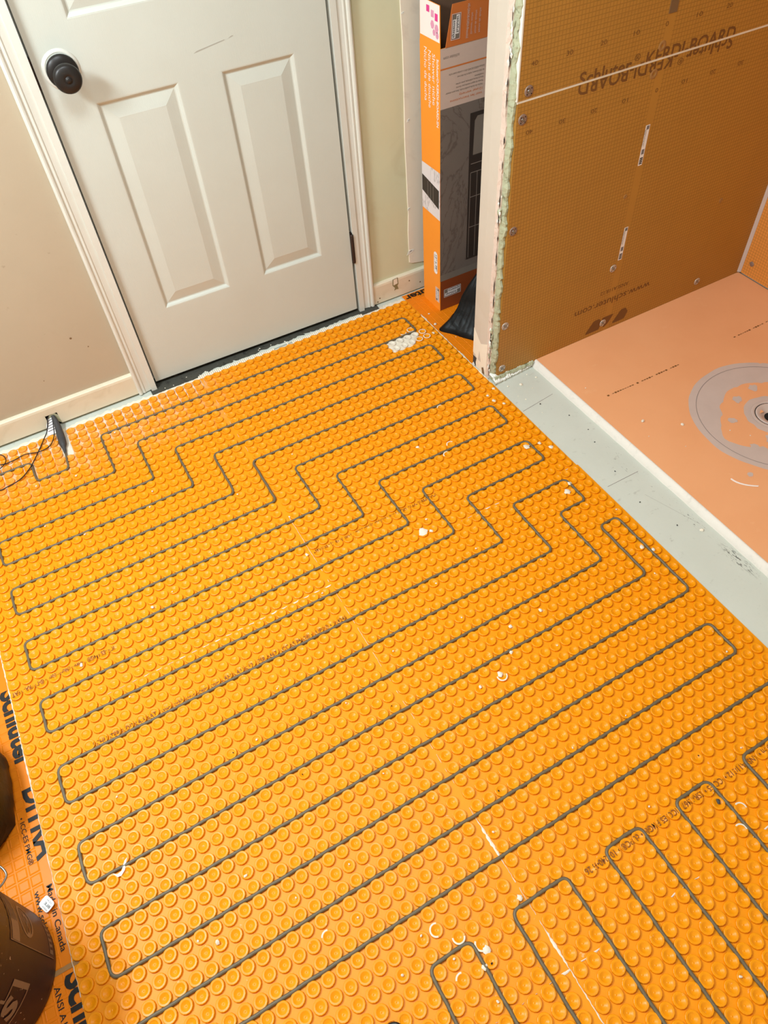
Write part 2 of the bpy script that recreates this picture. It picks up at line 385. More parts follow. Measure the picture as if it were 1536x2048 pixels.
# ---------------------------------------------------------------- door, casing, baseboards
ang = -math.atan2(.49, 24.8)
door = thing('door_1', 'white six-panel door with dark knob', None, 6.6, -4.65, 0, rotz=ang, kind='structure')
dU, dV = 6.6, -4.65
cols = [(3.6, 10.72), (14.5, 21.4)]; rows = [(8.45, 28.2), (34.05, 54.0), (57.6, 63.6)]
us = [.06, 3.6, 10.72, 14.5, 21.4, 24.84]; hs = [.42, 8.45, 28.2, 34.05, 54.0, 57.6, 63.6, 67.0]
mb = MB()
for i in range(5):
    for j in range(7):
        if i in (1, 3) and j in (1, 3, 5): continue
        mb.face([(dU+us[i], dV, hs[j]), (dU+us[i+1], dV, hs[j]), (dU+us[i+1], dV, hs[j+1]), (dU+us[i], dV, hs[j+1])])
b = [(dU+us[0], dV, hs[0]), (dU+us[-1], dV, hs[0]), (dU+us[-1], dV, hs[-1]), (dU+us[0], dV, hs[-1])]
bk = [(a, dV-1.15, c) for a, _, c in b]
mb.loft([b, bk]); mb.face(bk)
slab = mb.build('door_slab', 'door', door)
for (a, b_) in cols:
    for (c, d) in rows:
        def loop(ins, dep): return [(dU+a+ins, dV+dep, c+ins), (dU+b_-ins, dV+dep, c+ins), (dU+b_-ins, dV+dep, d-ins), (dU+a+ins, dV+dep, d-ins)]
        prof = [(0, 0), (.10, -.015), (.22, -.10), (.36, -.24), (.46, -.26), (1.42, -.05), (1.52, -.03)]
        mb = MB(); mb.loft([loop(*q) for q in prof]); mb.face(loop(*prof[-1])); mb.build('door_panel', 'door', door)
MB().lathe([(1.46, .0), (1.46, .02), (1.2, .03)], (dU+2.0, dV, 31.0), 'v', 26).build('unpainted_ring', 'casing', door, 'bare ring of old paint edge around the knob')
knob = MB().lathe([(1.22, .02), (1.22, .14), (1.12, .28), (.75, .36), (.46, .42)], (dU+2.05, dV, 30.86), 'v', 32).build('door_knob', 'dark_metal', door, 'round dark bronze door knob')
MB().lathe([(.46, .40), (.40, .6), (.40, 1.0), (.55, 1.2)], (dU+2.05, dV, 30.86), 'v', 28).build('knob_neck', 'dark_metal', knob)
MB().lathe([(.50, 1.15), (.86, 1.35), (1.02, 1.62), (1.06, 1.85), (1.0, 2.05), (.86, 2.16), (.5, 2.24), (.3, 2.22), (.24, 2.18), (.22, 2.28), (.12, 2.33), (.001, 2.34)], (dU+2.05, dV, 30.86), 'v', 36).build('knob_head', 'dark_metal', knob)
MB().box(dU+24.86, dU+25.3, dV-.35, dV+.02, 6.4, 9.95).build('hinge_leaf', 'brown_metal', door)
MB().lathe([(.001, 6.45), (.17, 6.5), (.19, 6.6), (.19, 9.75), (.15, 9.85), (.001, 9.86)], (dU+25.02, dV+.17, 0), 'h', 12).build('hinge', 'brown_metal', door, 'dark bronze lower hinge barrel')
MB().box(dU-.10, dU+.02, dV-.9, dV-.12, 29.9, 32.1).build('latch_plate', 'brown_metal', door, 'dark latch plate on the door edge')
for (s0, h0, s1, h1) in [(12.55, 29.92, 15.4, 30.35), (15.7, 30.4, 16.2, 30.5), (12.6, 34.9, 13.4, 35.05)]:
    MB().face([(dU+s0, dV+.012, h0), (dU+s1, dV+.012, h1), (dU+s1-.05, dV+.012, h1+.05), (dU+s0+.3, dV+.012, h0+.14)]).build('scuff_mark', 'scuff', door)
# jamb (rabbet) and casings
trim = MB().box(5.85, 6.45, -6.3, -4.0, FZ, 67.6); trim.box(31.75, 32.35, -6.3, -4.0, FZ, 67.6); trim.box(5.85, 32.35, -6.3, -4.0, 67.1, 67.7)
trim.box(6.45, 6.75, -6.3, -5.95, FZ, 67.6); trim.box(31.45, 31.75, -6.3, -5.95, FZ, 67.6)
trim.build('trim_1', 'casing', kind='structure')
prof = [(0, 0), (0, .50), (.06, .60), (.20, .64), (.34, .60), (.42, .46), (.50, .44), (.58, .50), (.70, .50), (.80, .42), (1.35, .34), (1.46, .32), (1.52, .24), (1.62, .26), (1.70, .20), (1.80, .22), (1.88, .16), (1.95, .16), (1.95, 0)]
def casing(name, u0, sgn, hb, ht):
    rings = [[(u0+sgn*a, WV+b, hh) for a, b in prof] for hh in (hb, ht)]
    return MB().loft(rings, True, (True, True)).build(name, 'casing', kind='structure')
casing('trim_2', 4.45, 1, .02, 69.0); casing('trim_3', 33.72, -1, .05, 69.0)
mb = MB(); mb.loft([[(uu, WV+b, 69.0-a) for a, b in prof] for uu in (6.40, 31.77)], True, (True, True)); mb.build('trim_4', 'casing', kind='structure')
bp = [(0, 0), (.42, 0), (.44, 2.2), (.40, 2.42), (.28, 2.52), (.10, 2.56), (0, 2.56)]
def baseb(name, segs, hb, mat='baseboard'):
    mb = MB(); mb.loft([[(u, WV+b, h+hb) for b, h in bp] for u in segs], True, (True, True)); return mb.build(name, mat, kind='structure')
bl = baseb('baseboard_left', (-30, -14, -6.5, -5.2), .18); ROOT[bl] = Vector((0, 0, 0))
# board notched around the cable hole
MB().loft([[(u, WV+b_, max(h, 1.45)+.18) for b_, h in bp] for u in (-5.2, -4.95, -4.2, -3.95)], True, (True, True)).build('notched_section', 'baseboard', bl)
MB().loft([[(u, WV+b_, h+.18) for b_, h in bp] for u in (-3.95, 0, 4.45)], True, (True, True)).build('baseboard_run', 'baseboard', bl)
MB().add([(-5.2, WV+.43, .2), (-5.2, WV+.43, 1.1), (-4.75, WV+.45, 1.62), (-4.2, WV+.45, 1.66), (-3.95, WV+.43, 1.3), (-3.95, WV+.43, .2), (-4.2, WV+.40, .5), (-4.4, WV+.40, 1.3), (-4.8, WV+.40, 1.2), (-4.95, WV+.40, .5)],
        [(0, 1, 8, 9), (1, 2, 8), (2, 3, 7, 8), (3, 4, 6, 7), (4, 5, 6)]).build('torn_hole_edge', 'green_board', bl, 'torn edge around the cable hole')
MB().box(-5.2, -3.95, WV-.4, WV+.02, FZ, 1.62).build('cable_hole', 'black_gap', bl, 'dark hole in the baseboard for the cable')
br = baseb('baseboard_right', (33.72, 38, 46, 72), .06, 'baseboard'); ROOT[br] = Vector((0, 0, 0))
q = [(36.35, 2.55), (37.05, 2.62), (37.1, 1.75), (36.95, 1.55), (37.1, 1.05), (36.75, 1.12), (36.5, 1.0), (36.62, 1.35), (36.3, 1.75)]
MB().face([(u, WV+.455, h) for u, h in q]).build('chipped_patch', 'chip', br, 'olive patch where the paint has chipped off')
MB().face([(u, WV+.47, h) for u, h in [(36.45, 2.5), (36.95, 2.55), (36.98, 1.85), (36.42, 1.75)]]).build('chipped_square', 'white_patch', br)
for u, h in [(34.2, .3), (40.1, .9), (34.5, .7), (38.6, 1.6)]:
    MB().lathe([(.10, 0), (.001, .02)], (u, WV+.45, h), 'v', 6).build('scuff_spot', 'tape', br)
# dirty threshold strip under the door and along the walls
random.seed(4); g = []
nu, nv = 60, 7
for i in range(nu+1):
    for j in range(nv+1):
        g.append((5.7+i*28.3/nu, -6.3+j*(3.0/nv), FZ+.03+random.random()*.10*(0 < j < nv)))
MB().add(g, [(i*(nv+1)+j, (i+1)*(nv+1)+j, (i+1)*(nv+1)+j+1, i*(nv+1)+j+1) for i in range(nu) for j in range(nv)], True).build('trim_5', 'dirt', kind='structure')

# ---------------------------------------------------------------- studded membrane
BASE, TOP = -.10, .085
def stud_mesh():
    n = 14; mb = MB()
    prof = [(.462, BASE), (.438, -.04), (.450, .03), (.440, .07), (.405, TOP), (.31, TOP-.008), (.25, .03), (.09, -.035), (.045, -.04), (.03, -.02)]
    rings = [[(r*math.cos(2*math.pi*i/n), r*math.sin(2*math.pi*i/n), h) for i in range(n)] for r, h in prof]
    for a in range(len(rings)-1): mb.loft(rings[a:a+2], True, smooth=a >= 5)
    mb.face(rings[-1], True)
    return mb
SM = stud_mesh(); STUD = SM.mesh('stud'); STUD.materials.append(M['stud'])
STUDW = SM.mesh('stud_white'); STUDW.materials.append(M['mortar_white'])
SEAM = 11.35
def uL(k): return -14.5+k
def uR(k): return 11.85+k
SKIP = {(-4.5, -2.5), (-4.5, -1.5), (-4.5, -.5), (-4.5, .5)}
WHITE = {(31.85, 3.5), (32.85, 3.5), (33.85, 3.5), (32.85, 4.5), (33.85, 4.5), (31.85, 4.5), (34.85, 3.5)}
panels = {}
def stud_height(u, v):
    vv = math.floor(v)+.5
    uu = (math.floor(u)+.5) if u < SEAM else (math.floor(u-11.35)+11.85)
    return (TOP if math.hypot(u-uu, v-vv) < .41 else BASE)+.012
def membrane(key, label, ulist, u0, u1, v0, v1, n0, n1):
    t = thing('studded_membrane', label, 'floor membrane', u0, v0, BASE, 'orange studded membrane sheets')
    mb = MB()
    if key == 'rear_left':                                           # strip cut out for the cable splice
        mb.box(u0, -5.0, v0, v1, BASE-.045, BASE); mb.box(-4.0, u1, v0, v1, BASE-.045, BASE); mb.box(-5.0, -4.0, 1.0, v1, BASE-.045, BASE)
    else: mb.box(u0, u1, v0, v1, BASE-.045, BASE)
    mb.build('membrane_sheet', 'membrane', t)
    spots = []
    for n in range(n0, n1):
        for u in ulist:
            v = n+.5
            if (round(u, 2), v) in SKIP: continue
            spots.append((u, v))
    vis = sorted([s for s in spots if in_view(X(*s, 0), -12)], key=lambda s: (X(*s, 0)-CAMP).length)[:300]
    vs = set(vis)
    for s in spots:
        if (round(s[0], 2), s[1]) in WHITE: vs.add(s)
    first = None
    for (u, v) in list(vs)[:300]:
        me = STUDW if (round(u, 2), v) in WHITE else STUD
        o = bpy.data.objects.new('stud', me); COL.objects.link(o); o.parent = t; o.location = X(u, v, 0)-ROOT[t]
        if me is STUDW: o['label'] = 'stud buried under white mortar'
        spots.remove((u, v))
    rest = [s for s in spots]
    if rest:
        mb = MB()
        for (u, v) in rest: mb.add([(u+a, v+b, h) for a, b, h in SM.v], SM.f); mb.sm[-len(SM.f):] = SM.sm
        mb_build_fast(mb, 'stud_field', 'stud', t)
    panels[key] = t; return t
def mb_build_fast(mb, name, mat, parent):
    me = bpy.data.meshes.new(name); o = ROOT[parent]
    me.from_pydata([X(*p)-o for p in mb.v], [], mb.f); me.polygons.foreach_set('use_smooth', mb.sm); me.flip_normals(); me.materials.append(M[mat])
    ob = bpy.data.objects.new(name, me); COL.objects.link(ob); ob.parent = parent; ROOT[ob] = o; ob['kind'] = 'stuff'; return ob
UL = [uL(k) for k in range(26)]; UR = [uR(k) for k in range(26)]
membrane('rear_left', 'studded orange membrane sheet below the tan wall, dusted with mortar', UL, -15, SEAM, -2.98, 29.08, -3, 29)
membrane('rear_right', 'studded orange membrane sheet in front of the door hinge and partition', UR, SEAM, 37.5, -2.98, 29.08, -3, 29)
membrane('front_left', 'studded orange membrane sheet beside the maroon pail', UL, -15, SEAM, 29.08, 61.2, 29, 61)
membrane('front_right', 'studded orange membrane sheet along the grey shower curb strip', UR, SEAM, 37.62, 29.08, 61.2, 29, 61)
membrane('near_left', 'studded orange membrane sheet at the bottom edge, left of the white seam', UL, -15, SEAM, 61.2, 72.3, 61, 72)
membrane('near_right', 'studded orange membrane sheet in the bottom right corner', UR, SEAM, 37.6, 61.2, 72.3, 61, 72)
# mortar squeezed up in the seams: a wavering ridge, here and there missing
def seam(pan, a, b, n, wfun, name='mortar_seam', h=BASE+.03):
    rng = random.Random(int(a[0]*7+a[1]*13+b[1])); a, b = Vector((*a, 0)), Vector((*b, 0)); d = (b-a).normalized(); nn = Vector((-d.y, d.x, 0)); mb = MB(); prev = None
    for i in range(n+1):
        t = i/n; w_ = wfun(t)*(.5+rng.random()); c = a+(b-a)*t+nn*(rng.random()-.5)*.05
        if w_ < .012: prev = None; continue
        cur = [tuple(c-nn*w_+H*h), tuple(c+H*(h+.03)), tuple(c+nn*w_+H*h)]
        if prev: mb.loft([prev, cur], False)
        prev = cur
    mb.build(name, 'mortar_white', panels[pan], kind='stuff')
seam('front_left', (SEAM, 29.2), (SEAM, 50.6), 90, lambda t: .015)
seam('front_left', (SEAM, 50.6), (SEAM, 61.2), 60, lambda t: .022+.06*max(0, math.sin(t*9)) ** 4+(.045 if .18 < t < .32 else 0))
seam('near_left', (SEAM, 61.2), (SEAM, 72), 60, lambda t: .035)
seam('rear_left', (SEAM, -2.9), (SEAM, 29), 120, lambda t: .014 if t < .3 else (.011 if t < .7 else .018))
seam('rear_left', (-9.5, 29.08), (SEAM, 29.08), 90, lambda t: .012+.04*t**.6)
seam('near_left', (6.0, 61.2), (SEAM, 61.2), 40, lambda t: .014+.05*(t > .85))
seam('near_right', (SEAM, 61.2), (33, 61.2), 90, lambda t: .030*max(0, math.sin(t*19)+.5))
seam('front_right', (24.5, 29.08), (36.5, 29.08), 50, lambda t: .035*max(0, math.sin(t*7)+.3))
seam('rear_left', (-15.0, 20.5), (-15.0, 29.0), 50, lambda t: .04, 'mortar_bead', BASE+.01)
seam('front_left', (-15.0, 29.1), (-15.0, 49), 90, lambda t: .045 if t < .25 else .022, 'mortar_bead', BASE+.01)
seam('rear_right', (37.45, .5), (37.45, 15), 70, lambda t: .035+.05*max(0, math.sin(t*23)), 'mortar_bead', BASE+.02)
# ribbed thinset ridge squeezed out along the door edge
mb = MB(); rng = random.Random(3)
for i in range(92):
    u = 11.0+i*.225
    if 20.2 < u < 22.3 and rng.random() < .8: continue
    ln = .50+.08*math.sin(i*.3)
    mb.add([(u, -2.95, BASE-.04), (u+.12, -2.95, BASE+.06), (u+.225, -2.95, BASE-.04), (u-.03, -2.95-ln, FZ+.06), (u+.10, -2.95-ln, FZ+.15), (u+.20, -2.95-ln, FZ+.06)], [(0, 1, 4, 3), (1, 2, 5, 4), (3, 4, 5)])
mb.build('ribbed_mortar_edge', 'mortar_white', panels['rear_right'], 'white trowel-ribbed mortar along the door edge', kind='stuff')
MB().loft([[(11.2+i*.42, -3.3, FZ+.06), (11.2+i*.42, -3.62+jit(.1), FZ+.11+jit(.02)), (11.2+i*.42, -3.8+jit(.15), FZ+.08)] for i in range(49)], False).build('grey_smear', 'slab', panels['rear_right'], 'thin grey mortar smear below the door')
for (ua, ub, pn) in [(-14, 11.2, 'rear_left'), (31.6, 37.2, 'rear_right')]:
    rings = []
    for i in range(90):
        u = ua+i*(ub-ua)/89
        rings.append([(u, -2.92, BASE-.03), (u, -3.0+jit(.04), BASE-.03+jit(.01)), (u, -3.3+jit(.14), FZ+.035), (u, -3.55+jit(.16), FZ+.005)])
    MB().loft(rings, False).build('mortar_smear', 'white_patch', panels[pn], 'dusty white mortar smear between membrane and wall')
# stripes of mortar lying in the grooves of the dusted corner
rng = random.Random(9)
for k in range(26):
    u = -14+k*1.0; 
    if u in (-5.0,): continue
    v1 = rng.uniform(-.5, 4.5) if u < 4 else rng.uniform(-1.5, 1.5)
    seam('rear_left', (u+.0, -2.8), (u+.0, v1), 14, lambda t: .05*(1-t)+.01, 'groove_mortar', BASE+.006)
for v in (-2, -1):
    seam('rear_left', (-14, v), (4, v), 60, lambda t: .05*(1-t)+.012, 'groove_mortar', BASE+.006)
# white lump of mortar over the buried studs and rings stamped round single studs
mb = MB(); rng = random.Random(5); g = []
for i in range(15):
    for j in range(9):
        u, v = 31.25+i*.25, 3.0+j*.25; e = min(i, 14-i, j, 8-j)
        g.append((u+rng.uniform(-.08, .08), v+rng.uniform(-.08, .08), (BASE-.01) if e == 0 else BASE+.06+rng.random()*.05))
mb.add(g, [(i*9+j, (i+1)*9+j, (i+1)*9+j+1, i*9+j+1) for i in range(14) for j in range(8) if not (i > 10 and j > 5)], True).build('mortar_patch', 'mortar_white', panels['rear_right'], 'white mortar patch filling the grooves near the partition')
def ringmark(pan, u, v, a0, a1, r=.385):
    MB().lathe([(r-.06, TOP+.002), (r-.02, TOP+.02), (r+.035, TOP+.008), (r+.05, TOP-.03)], (u, v, 0), 'h', 18, a0, a1).build('mortar_ring', 'mortar_white', panels[pan])
for a in [('rear_right', 34.85, 4.5, 0, 360), ('rear_right', 35.85, 3.5, 0, 360), ('rear_right', 35.85, 4.5, 0, 360), ('rear_right', 34.85, 2.5, 60, 330), ('rear_right', 33.85, 2.5, 20, 160),
          ('front_left', 5.5, 55.5, 100, 300), ('front_left', 6.5, 56.5, 20, 200), ('front_left', 7.5, 57.5, 100, 230), ('front_left', 5.5, 58.5, 200, 290), ('front_right', 30.85, 15.5, 200, 300), ('rear_right', 28.85, 20.5, 180, 330), ('rear_right', 27.85, 21.5, 170, 300),
          ('front_right', 26.85, 59.5, 250, 380), ('front_right', 25.85, 60.5, 250, 380), ('front_left', -.5, 52.5, 200, 290), ('front_right', 18.85, 43.5, 0, 200)]:
    ringmark(*a)
def blot(pan, u, v, r, h=TOP, seed=0, name='mortar_blot'):
    rng = random.Random(seed); n = 11
    r *= .78
    q = [(u+r*math.cos(i*2*math.pi/n)*(.65+rng.random()*.6), v+r*math.sin(i*2*math.pi/n)*(.65+rng.random()*.6), h-.01) for i in range(n)]
    q2 = [(u+(a-u)*.6, v+(b-v)*.6, h+.05+rng.random()*.03) for a, b, c in q]
    mb = MB(); mb.loft([q, q2], True, smooth=True); mb.face(q2, True); mb.build(name, 'mortar_white', panels[pan])
for i, a in enumerate([('rear_right', 20.9, 28.45, .55), ('rear_right', 21.6, 28.7, .22), ('rear_right', 34.9, 24.75, .42), ('front_right', 34.6, 31.4, .40), ('front_right', 35.4, 30.7, .3), ('front_left', 7.6, 57.9, .3), ('front_left', 7.0, 58.6, .25), ('front_left', 11.0, 56.6, .26),
        ('front_right', 36.0, 39.7, .3), ('front_right', 36.6, 40.4, .25), ('rear_right', 25.9, 19.1, .22), ('rear_left', 10.9, 25.2, .2), ('front_right', 18.8, 43.3, .3), ('front_right', 21.9, 40.3, .22), ('front_right', 24.85, 40.3, .22), ('front_right', 20.6, 42.2, .2), ('rear_right', 36.0, 17.6, .25), ('rear_right', 36.6, 18.5, .2), ('rear_right', 35.9, 16.6, .2), ('rear_right', 37.0, 16.0, .25), ('rear_right', 36.8, 26.0, .3), ('rear_right', 36.2, 25.0, .25)]):
    blot(*a, seed=i)
# torn white film near the pail
MB().add([(-11.35, 42.1, TOP+.02), (-11.05, 42.35, TOP+.09), (-10.75, 42.25, TOP+.03), (-10.4, 41.75, TOP+.1), (-10.2, 41.6, TOP+.02), (-10.55, 42.3, TOP+.02), (-10.85, 42.55, TOP+.05), (-11.1, 42.5, TOP+.02)],
         [(0, 1, 7), (1, 2, 6, 7), (2, 3, 5, 6), (3, 4, 5)]).build('torn_film', 'paper', panels['front_left'])
# printed lines across the studs
T1 = 'www.schluter-systems.com \u2022 ANSI A118.12 \u2022 ICC-ES \u2022 ESR-2467 \u2022 ICC-ES PMG\u00ae \u2022 cUPC\u00ae \u2022 10424045 26'
def dr(u, v): return stud_height(u, v)
lettering(T1, 'print_brown', panels['front_right'], (36.2, 57.3, 0), -U, V, 20.7, .40, 'printed_line', drape=dr, bold=.006)
lettering('SCHLUTER\u00ae-DITRA-HEAT \u2022 www.schluter-systems.com \u2022 ANSI A118.12 \u2022 ESR-2467 / ICC-ES PMG\u00ae \u2022 cUPC\u00ae \u2022 104240', 'print_brown', panels['front_left'], (-10.2, 32.9, 0), U, -V, 21.2, .42, 'printed_line', drape=dr, bold=.006)
lettering('ICC-ES PMG\u00ae \u2022 www.schluter.com \u2022 \u00ae-DITRA-HEAT', 'print_brown', panels['rear_left'], (-6.6, 25.2, 0), -U, V, 8.2, .40, 'printed_line', drape=dr, bold=.006)
lettering('SCHLUTER\u00ae-DITRA-HEAT \u2022 www.schluter-systems.com \u2022 ANSI A118.12 \u2022 ESR-2467', 'print_brown', panels['rear_right'], (24.3, 25.0, 0), -U, V, 12.8, .42, 'printed_line', drape=dr, bold=.006)

# ---------------------------------------------------------------- heating cable
path = [(-4.75, .55), (-4.95, 3), (-8.15, 3), (-8.15, 0), (-13, 0), (-13, 6)]
jl = [-1, 2.05, 5.1, 8.15, 11.15, 14.35, 17.35, 20.35, 23.35, 26.35, 29.4]
for i, j in enumerate(jl):
    lower, upper = 6+3*i, 3*i
    if i % 2 == 0: path += [(-13, lower), (j, lower), (j, upper), (35.4, upper), (35.4, upper+3)]
    else: path += [(j, upper), (j, lower), (-13, lower)]
path += [(32.35, 33), (32.35, 39), (-13, 39), (-13, 42), (34.5, 42), (34.5, 36), (36.4, 36), (36.4, 45), (-13, 45), (-13, 48), (35.4, 48), (35.4, 51), (-13, 51), (-13, 54), (36.4, 54), (36.4, 75), (32.5, 75),
         (32.5, 57), (29.45, 57), (29.45, 75), (26.35, 75), (26.35, 57), (23.35, 57), (23.35, 75), (20.35, 75), (20.35, 57), (17.35, 57), (17.35, 75), (14.3, 75), (14.3, 57), (10.1, 57), (10.1, 75), (7.05, 75), (7.05, 57), (4.05, 57), (4.05, 71)]
clean = [path[0]]
for q in path[1:]:
    if (abs(q[0]-clean[-1][0])+abs(q[1]-clean[-1][1])) > 1e-6: clean.append(q)
pts = []
R0 = .55
for i, q in enumerate(clean):
    if i in (0, len(clean)-1): pts.append((*q, 0)); continue
    a, b, c = Vector(clean[i-1]), Vector(q), Vector(clean[i+1])
    d1, d2 = (a-b), (c-b); r = min(R0, d1.length*.45, d2.length*.45); d1.normalize(); d2.normalize()
    if abs(d1.dot(d2)) > .98: pts.append((*q, 0)); continue
    p1, p2 = b+d1*r, b+d2*r
    for k in range(6):
        t = k/5; pt = p1*(1-t)**2+b*2*t*(1-t)+p2*t*t; pts.append((pt.x, pt.y, 0))
fine = []
for a, b in zip(pts, pts[1:]):
    L = math.dist(a, b); n = max(1, int(L/.5))
    for k in range(n):
        t = k/n; u, v = a[0]+(b[0]-a[0])*t, a[1]+(b[1]-a[1])*t
        fine.append((u+.018*math.sin(v*2.9), v+.018*math.sin(u*2.9), .04+.012*math.sin(u*1.7+v*2.3)))
fine.append(pts[-1])
cable = thing('heating_cable', 'grey heating cable snaking in loops through the orange studs', 'cable', -4.75, .5, 0)
MB().tube(fine, .12, 8).build('cable_run', 'cable', cable)
MB().tube([(-4.52, -4.35, 1.35), (-4.45, -4.0, 1.34), (-4.42, -3.6, 1.08), (-4.45, -3.0, .70), (-4.52, -2.2, .45), (-4.58, -1.4, .33), (-4.64, -.7, .27), (-4.66, -.45, .24), (-4.70, -.2, .15), (-4.72, .2, .10), (-4.75, .45, .08), (-4.75, .62, .03)], [.16, .20, .26, .32, .37, .39, .38, .30, .20, .17, .13, .115], 10).build('cable_splice', 'splice', cable, 'thick charcoal splice sleeve at the wall')
# white strip of bedding mortar in the cut-out under the splice
MB().box(-4.98, -4.02, -2.95, .98, BASE-.045, BASE-.02).build('cutout_bed', 'mortar_white', panels['rear_left'], 'white mortar bed in the cut-out strip')
def curve(pts, n=6):
    out = []
    P_ = [Vector(p) for p in pts]; P_ = [P_[0]*2-P_[1]]+P_+[P_[-1]*2-P_[-2]]
    for i in range(1, len(P_)-2):
        for k in range(n):
            t = k/n; a, b, c, d = P_[i-1:i+3]
            out.append(tuple(.5*((2*b)+(c-a)*t+(2*a-5*b+4*c-d)*t*t+(3*b-a-3*c+d)*t**3)))
    out.append(tuple(P_[-2])); return out
t = thing('sensor_wire', 'thin black wire running from the baseboard hole across the corner', 'wire', -5.2, -4, .2)
MB().tube(curve([(-4.75, -4.35, 1.5), (-5.05, -3.9, 1.35), (-5.4, -3.55, .75), (-5.75, -3.2, .32), (-6.15, -2.62, .24), (-7.21, -.81, .22), (-8.33, .94, .25), (-9.53, 2.01, .24), (-10.8, 2.29, .2), (-11.6, 2.35, .2), (-12.6, 1.6, .2)]), .055, 6).build('wire_run', 'wire', t)
t = thing('sensor_wire', 'second black wire looping from beside the splice to the frame edge', 'wire', -4.8, -4, .2)
MB().tube(curve([(-4.62, -4.35, 1.45), (-4.62, -3.9, 1.25), (-4.85, -3.2, .75), (-5.15, -2.2, .42), (-5.85, -1.2, .24), (-6.96, -.81, .3), (-8.38, -1.3, .24), (-9.42, -1.13, .22), (-10.4, -1.06, .22), (-11.4, -1.3, .22), (-12.4, -.6, .2)]), .05, 6).build('wire_run', 'wire', t)
t = thing('sensor_wire', 'curled end of black wire at the left frame edge below the baseboard', 'wire', -11, -1, .2)
MB().tube(curve([(-11.8, -3.2, .2), (-11.0, -3.0, .25), (-10.4, -2.3, .3), (-10.25, -1.4, .34), (-10.6, -.85, .3), (-11.2, -.6, .24), (-12.0, -.7, .2)]), .05, 6).build('wire_run', 'wire', t)
t = thing('cable_tag', 'white striped paper tag folded out of the baseboard hole', 'tag', -5.2, -3.6, 0)
MB().loft([[(-5.05, -4.1, 1.25), (-4.55, -4.1, 1.22)], [(-5.5, -3.65, .75), (-4.7, -3.55, .72)], [(-5.7, -3.1, .16), (-4.8, -3.0, .14)], [(-5.72, -2.95, .10), (-4.82, -2.9, .09)]], False).build('tag_paper', 'paper', t)
for i in range(5):
    f = .15+i*.17
    a = Vector((-5.05, -4.1, 1.27)).lerp(Vector((-5.7, -3.1, .19)), f); b = Vector((-4.55, -4.1, 1.24)).lerp(Vector((-4.8, -3.0, .17)), f-.08)
    MB().loft([[tuple(a+Vector((.05, .02, .03))), tuple(b+Vector((-.05, .02, .03)))], [tuple(a+Vector((.03, .07, -.02))), tuple(b+Vector((-.06, .07, -.02)))]], False).build('tag_stripe', 'grey_print', t)

# ---------------------------------------------------------------- flat waffle membrane strips
def waffle(label, u0, u1, v0, v1, cells):
    t = thing('waffle_membrane', label, 'floor membrane', u0, v0, FZ)
    MB().box(u0, u1, v0, v1, FZ, FZ+.012).build('membrane_sheet', 'flat_membrane', t)
    c = .8; mb = MB()
    a, b = .36, .30
    mb.loft([[(-a, -a, FZ+.012), (a, -a, FZ+.012), (a, a, FZ+.012), (-a, a, FZ+.012)], [(-b, -b, FZ+.05), (b, -b, FZ+.05), (b, b, FZ+.05), (-b, b, FZ+.05)], [(-b+.04, -b+.04, FZ+.030), (b-.04, -b+.04, FZ+.030), (b-.04, b-.04, FZ+.030), (-b+.04, b-.04, FZ+.030)]], True)
    mb.face([(-b+.04, -b+.04, FZ+.030), (b-.04, -b+.04, FZ+.030), (b-.04, b-.04, FZ+.030), (-b+.04, b-.04, FZ+.030)])
    me = mb.mesh('waffle_cell'); me.materials.append(M['flat_membrane'])
    spots = [(u0+c*(i+.5), v0+c*(j+.5)) for i in range(int((u1-u0)/c)) for j in range(int((v1-v0)/c))]
    vis = sorted([s for s in spots if in_view(X(*s, 0), 10) and cells(*s)], key=lambda s: (X(*s, 0)-CAMP).length)[:300]
    for s in vis:
        o = bpy.data.objects.new('waffle_cell', me); COL.objects.link(o); o.parent = t; o.location = X(s[0], s[1], 0)-ROOT[t]
    rest = [s for s in spots if s not in set(vis)]
    mm = MB()
    for u, v in rest: mm.add([(p_[0]+u, p_[1]+v, p_[2]) for p_ in mb.v], mb.f)
    o = mb_build_fast(mm, 'waffle_field', 'flat_membrane', t)
    return t
wl = waffle('flat waffle-pattern orange membrane strip with black lettering under the pail', -30, -14.95, 17, 73, lambda u, v: u > -19 and v > 24)
wa = waffle('flat waffle-pattern orange membrane under the tall carton', 37.42, 60, -4.0, 11.15, lambda u, v: u < 46)
TH = FZ+.056
lettering('Schluter', 'print_black', wl, (-15.66, 24.55, TH), V, U, 7.0, 1.5, 'lettering', bold=.035, clip=((-15.0, 0, 0), (1, 0, 0)))
lettering('DITRA', 'print_black', wl, (-15.62, 33.3, TH), V, U, 5.4, 1.5, 'lettering', bold=.035, clip=((-15.0, 0, 0), (1, 0, 0)))
lettering('Schluter\u00ae-DITRA', 'print_black', wl, (-15.62, 46.3, TH), V, U, 14.5, 1.5, 'lettering', bold=.035, clip=((-15.0, 0, 0), (1, 0, 0)))
lettering('\u2022 ICC-ES PMG\u00ae', 'print_black', wl, (-16.25, 35.2, TH), V, U, 3.5, .32, 'lettering', bold=.006)
lettering('Made in Canada', 'print_black', wl, (-15.5, 40.55, TH), V, U, 4.35, .38, 'lettering', bold=.006)
lettering('www.schluter.com', 'print_black', wl, (-16.3, 40.55, TH), V, U, 5.0, .38, 'lettering', bold=.006)
lettering('ANSI A118.10 \u2022 A118.12', 'print_black', wl, (-16.35, 46.6, TH), V, U, 6.4, .36, 'lettering', bold=.006)
lettering('uter', 'print_black', wa, (40.6, -3.75, TH), -U, V, 3.0, 1.0, 'lettering', bold=.03)
MB().box(-17.5, -14.6, 45.75, 46.05, FZ+.05, FZ+.058).build('joint_tape', 'skim', wl)

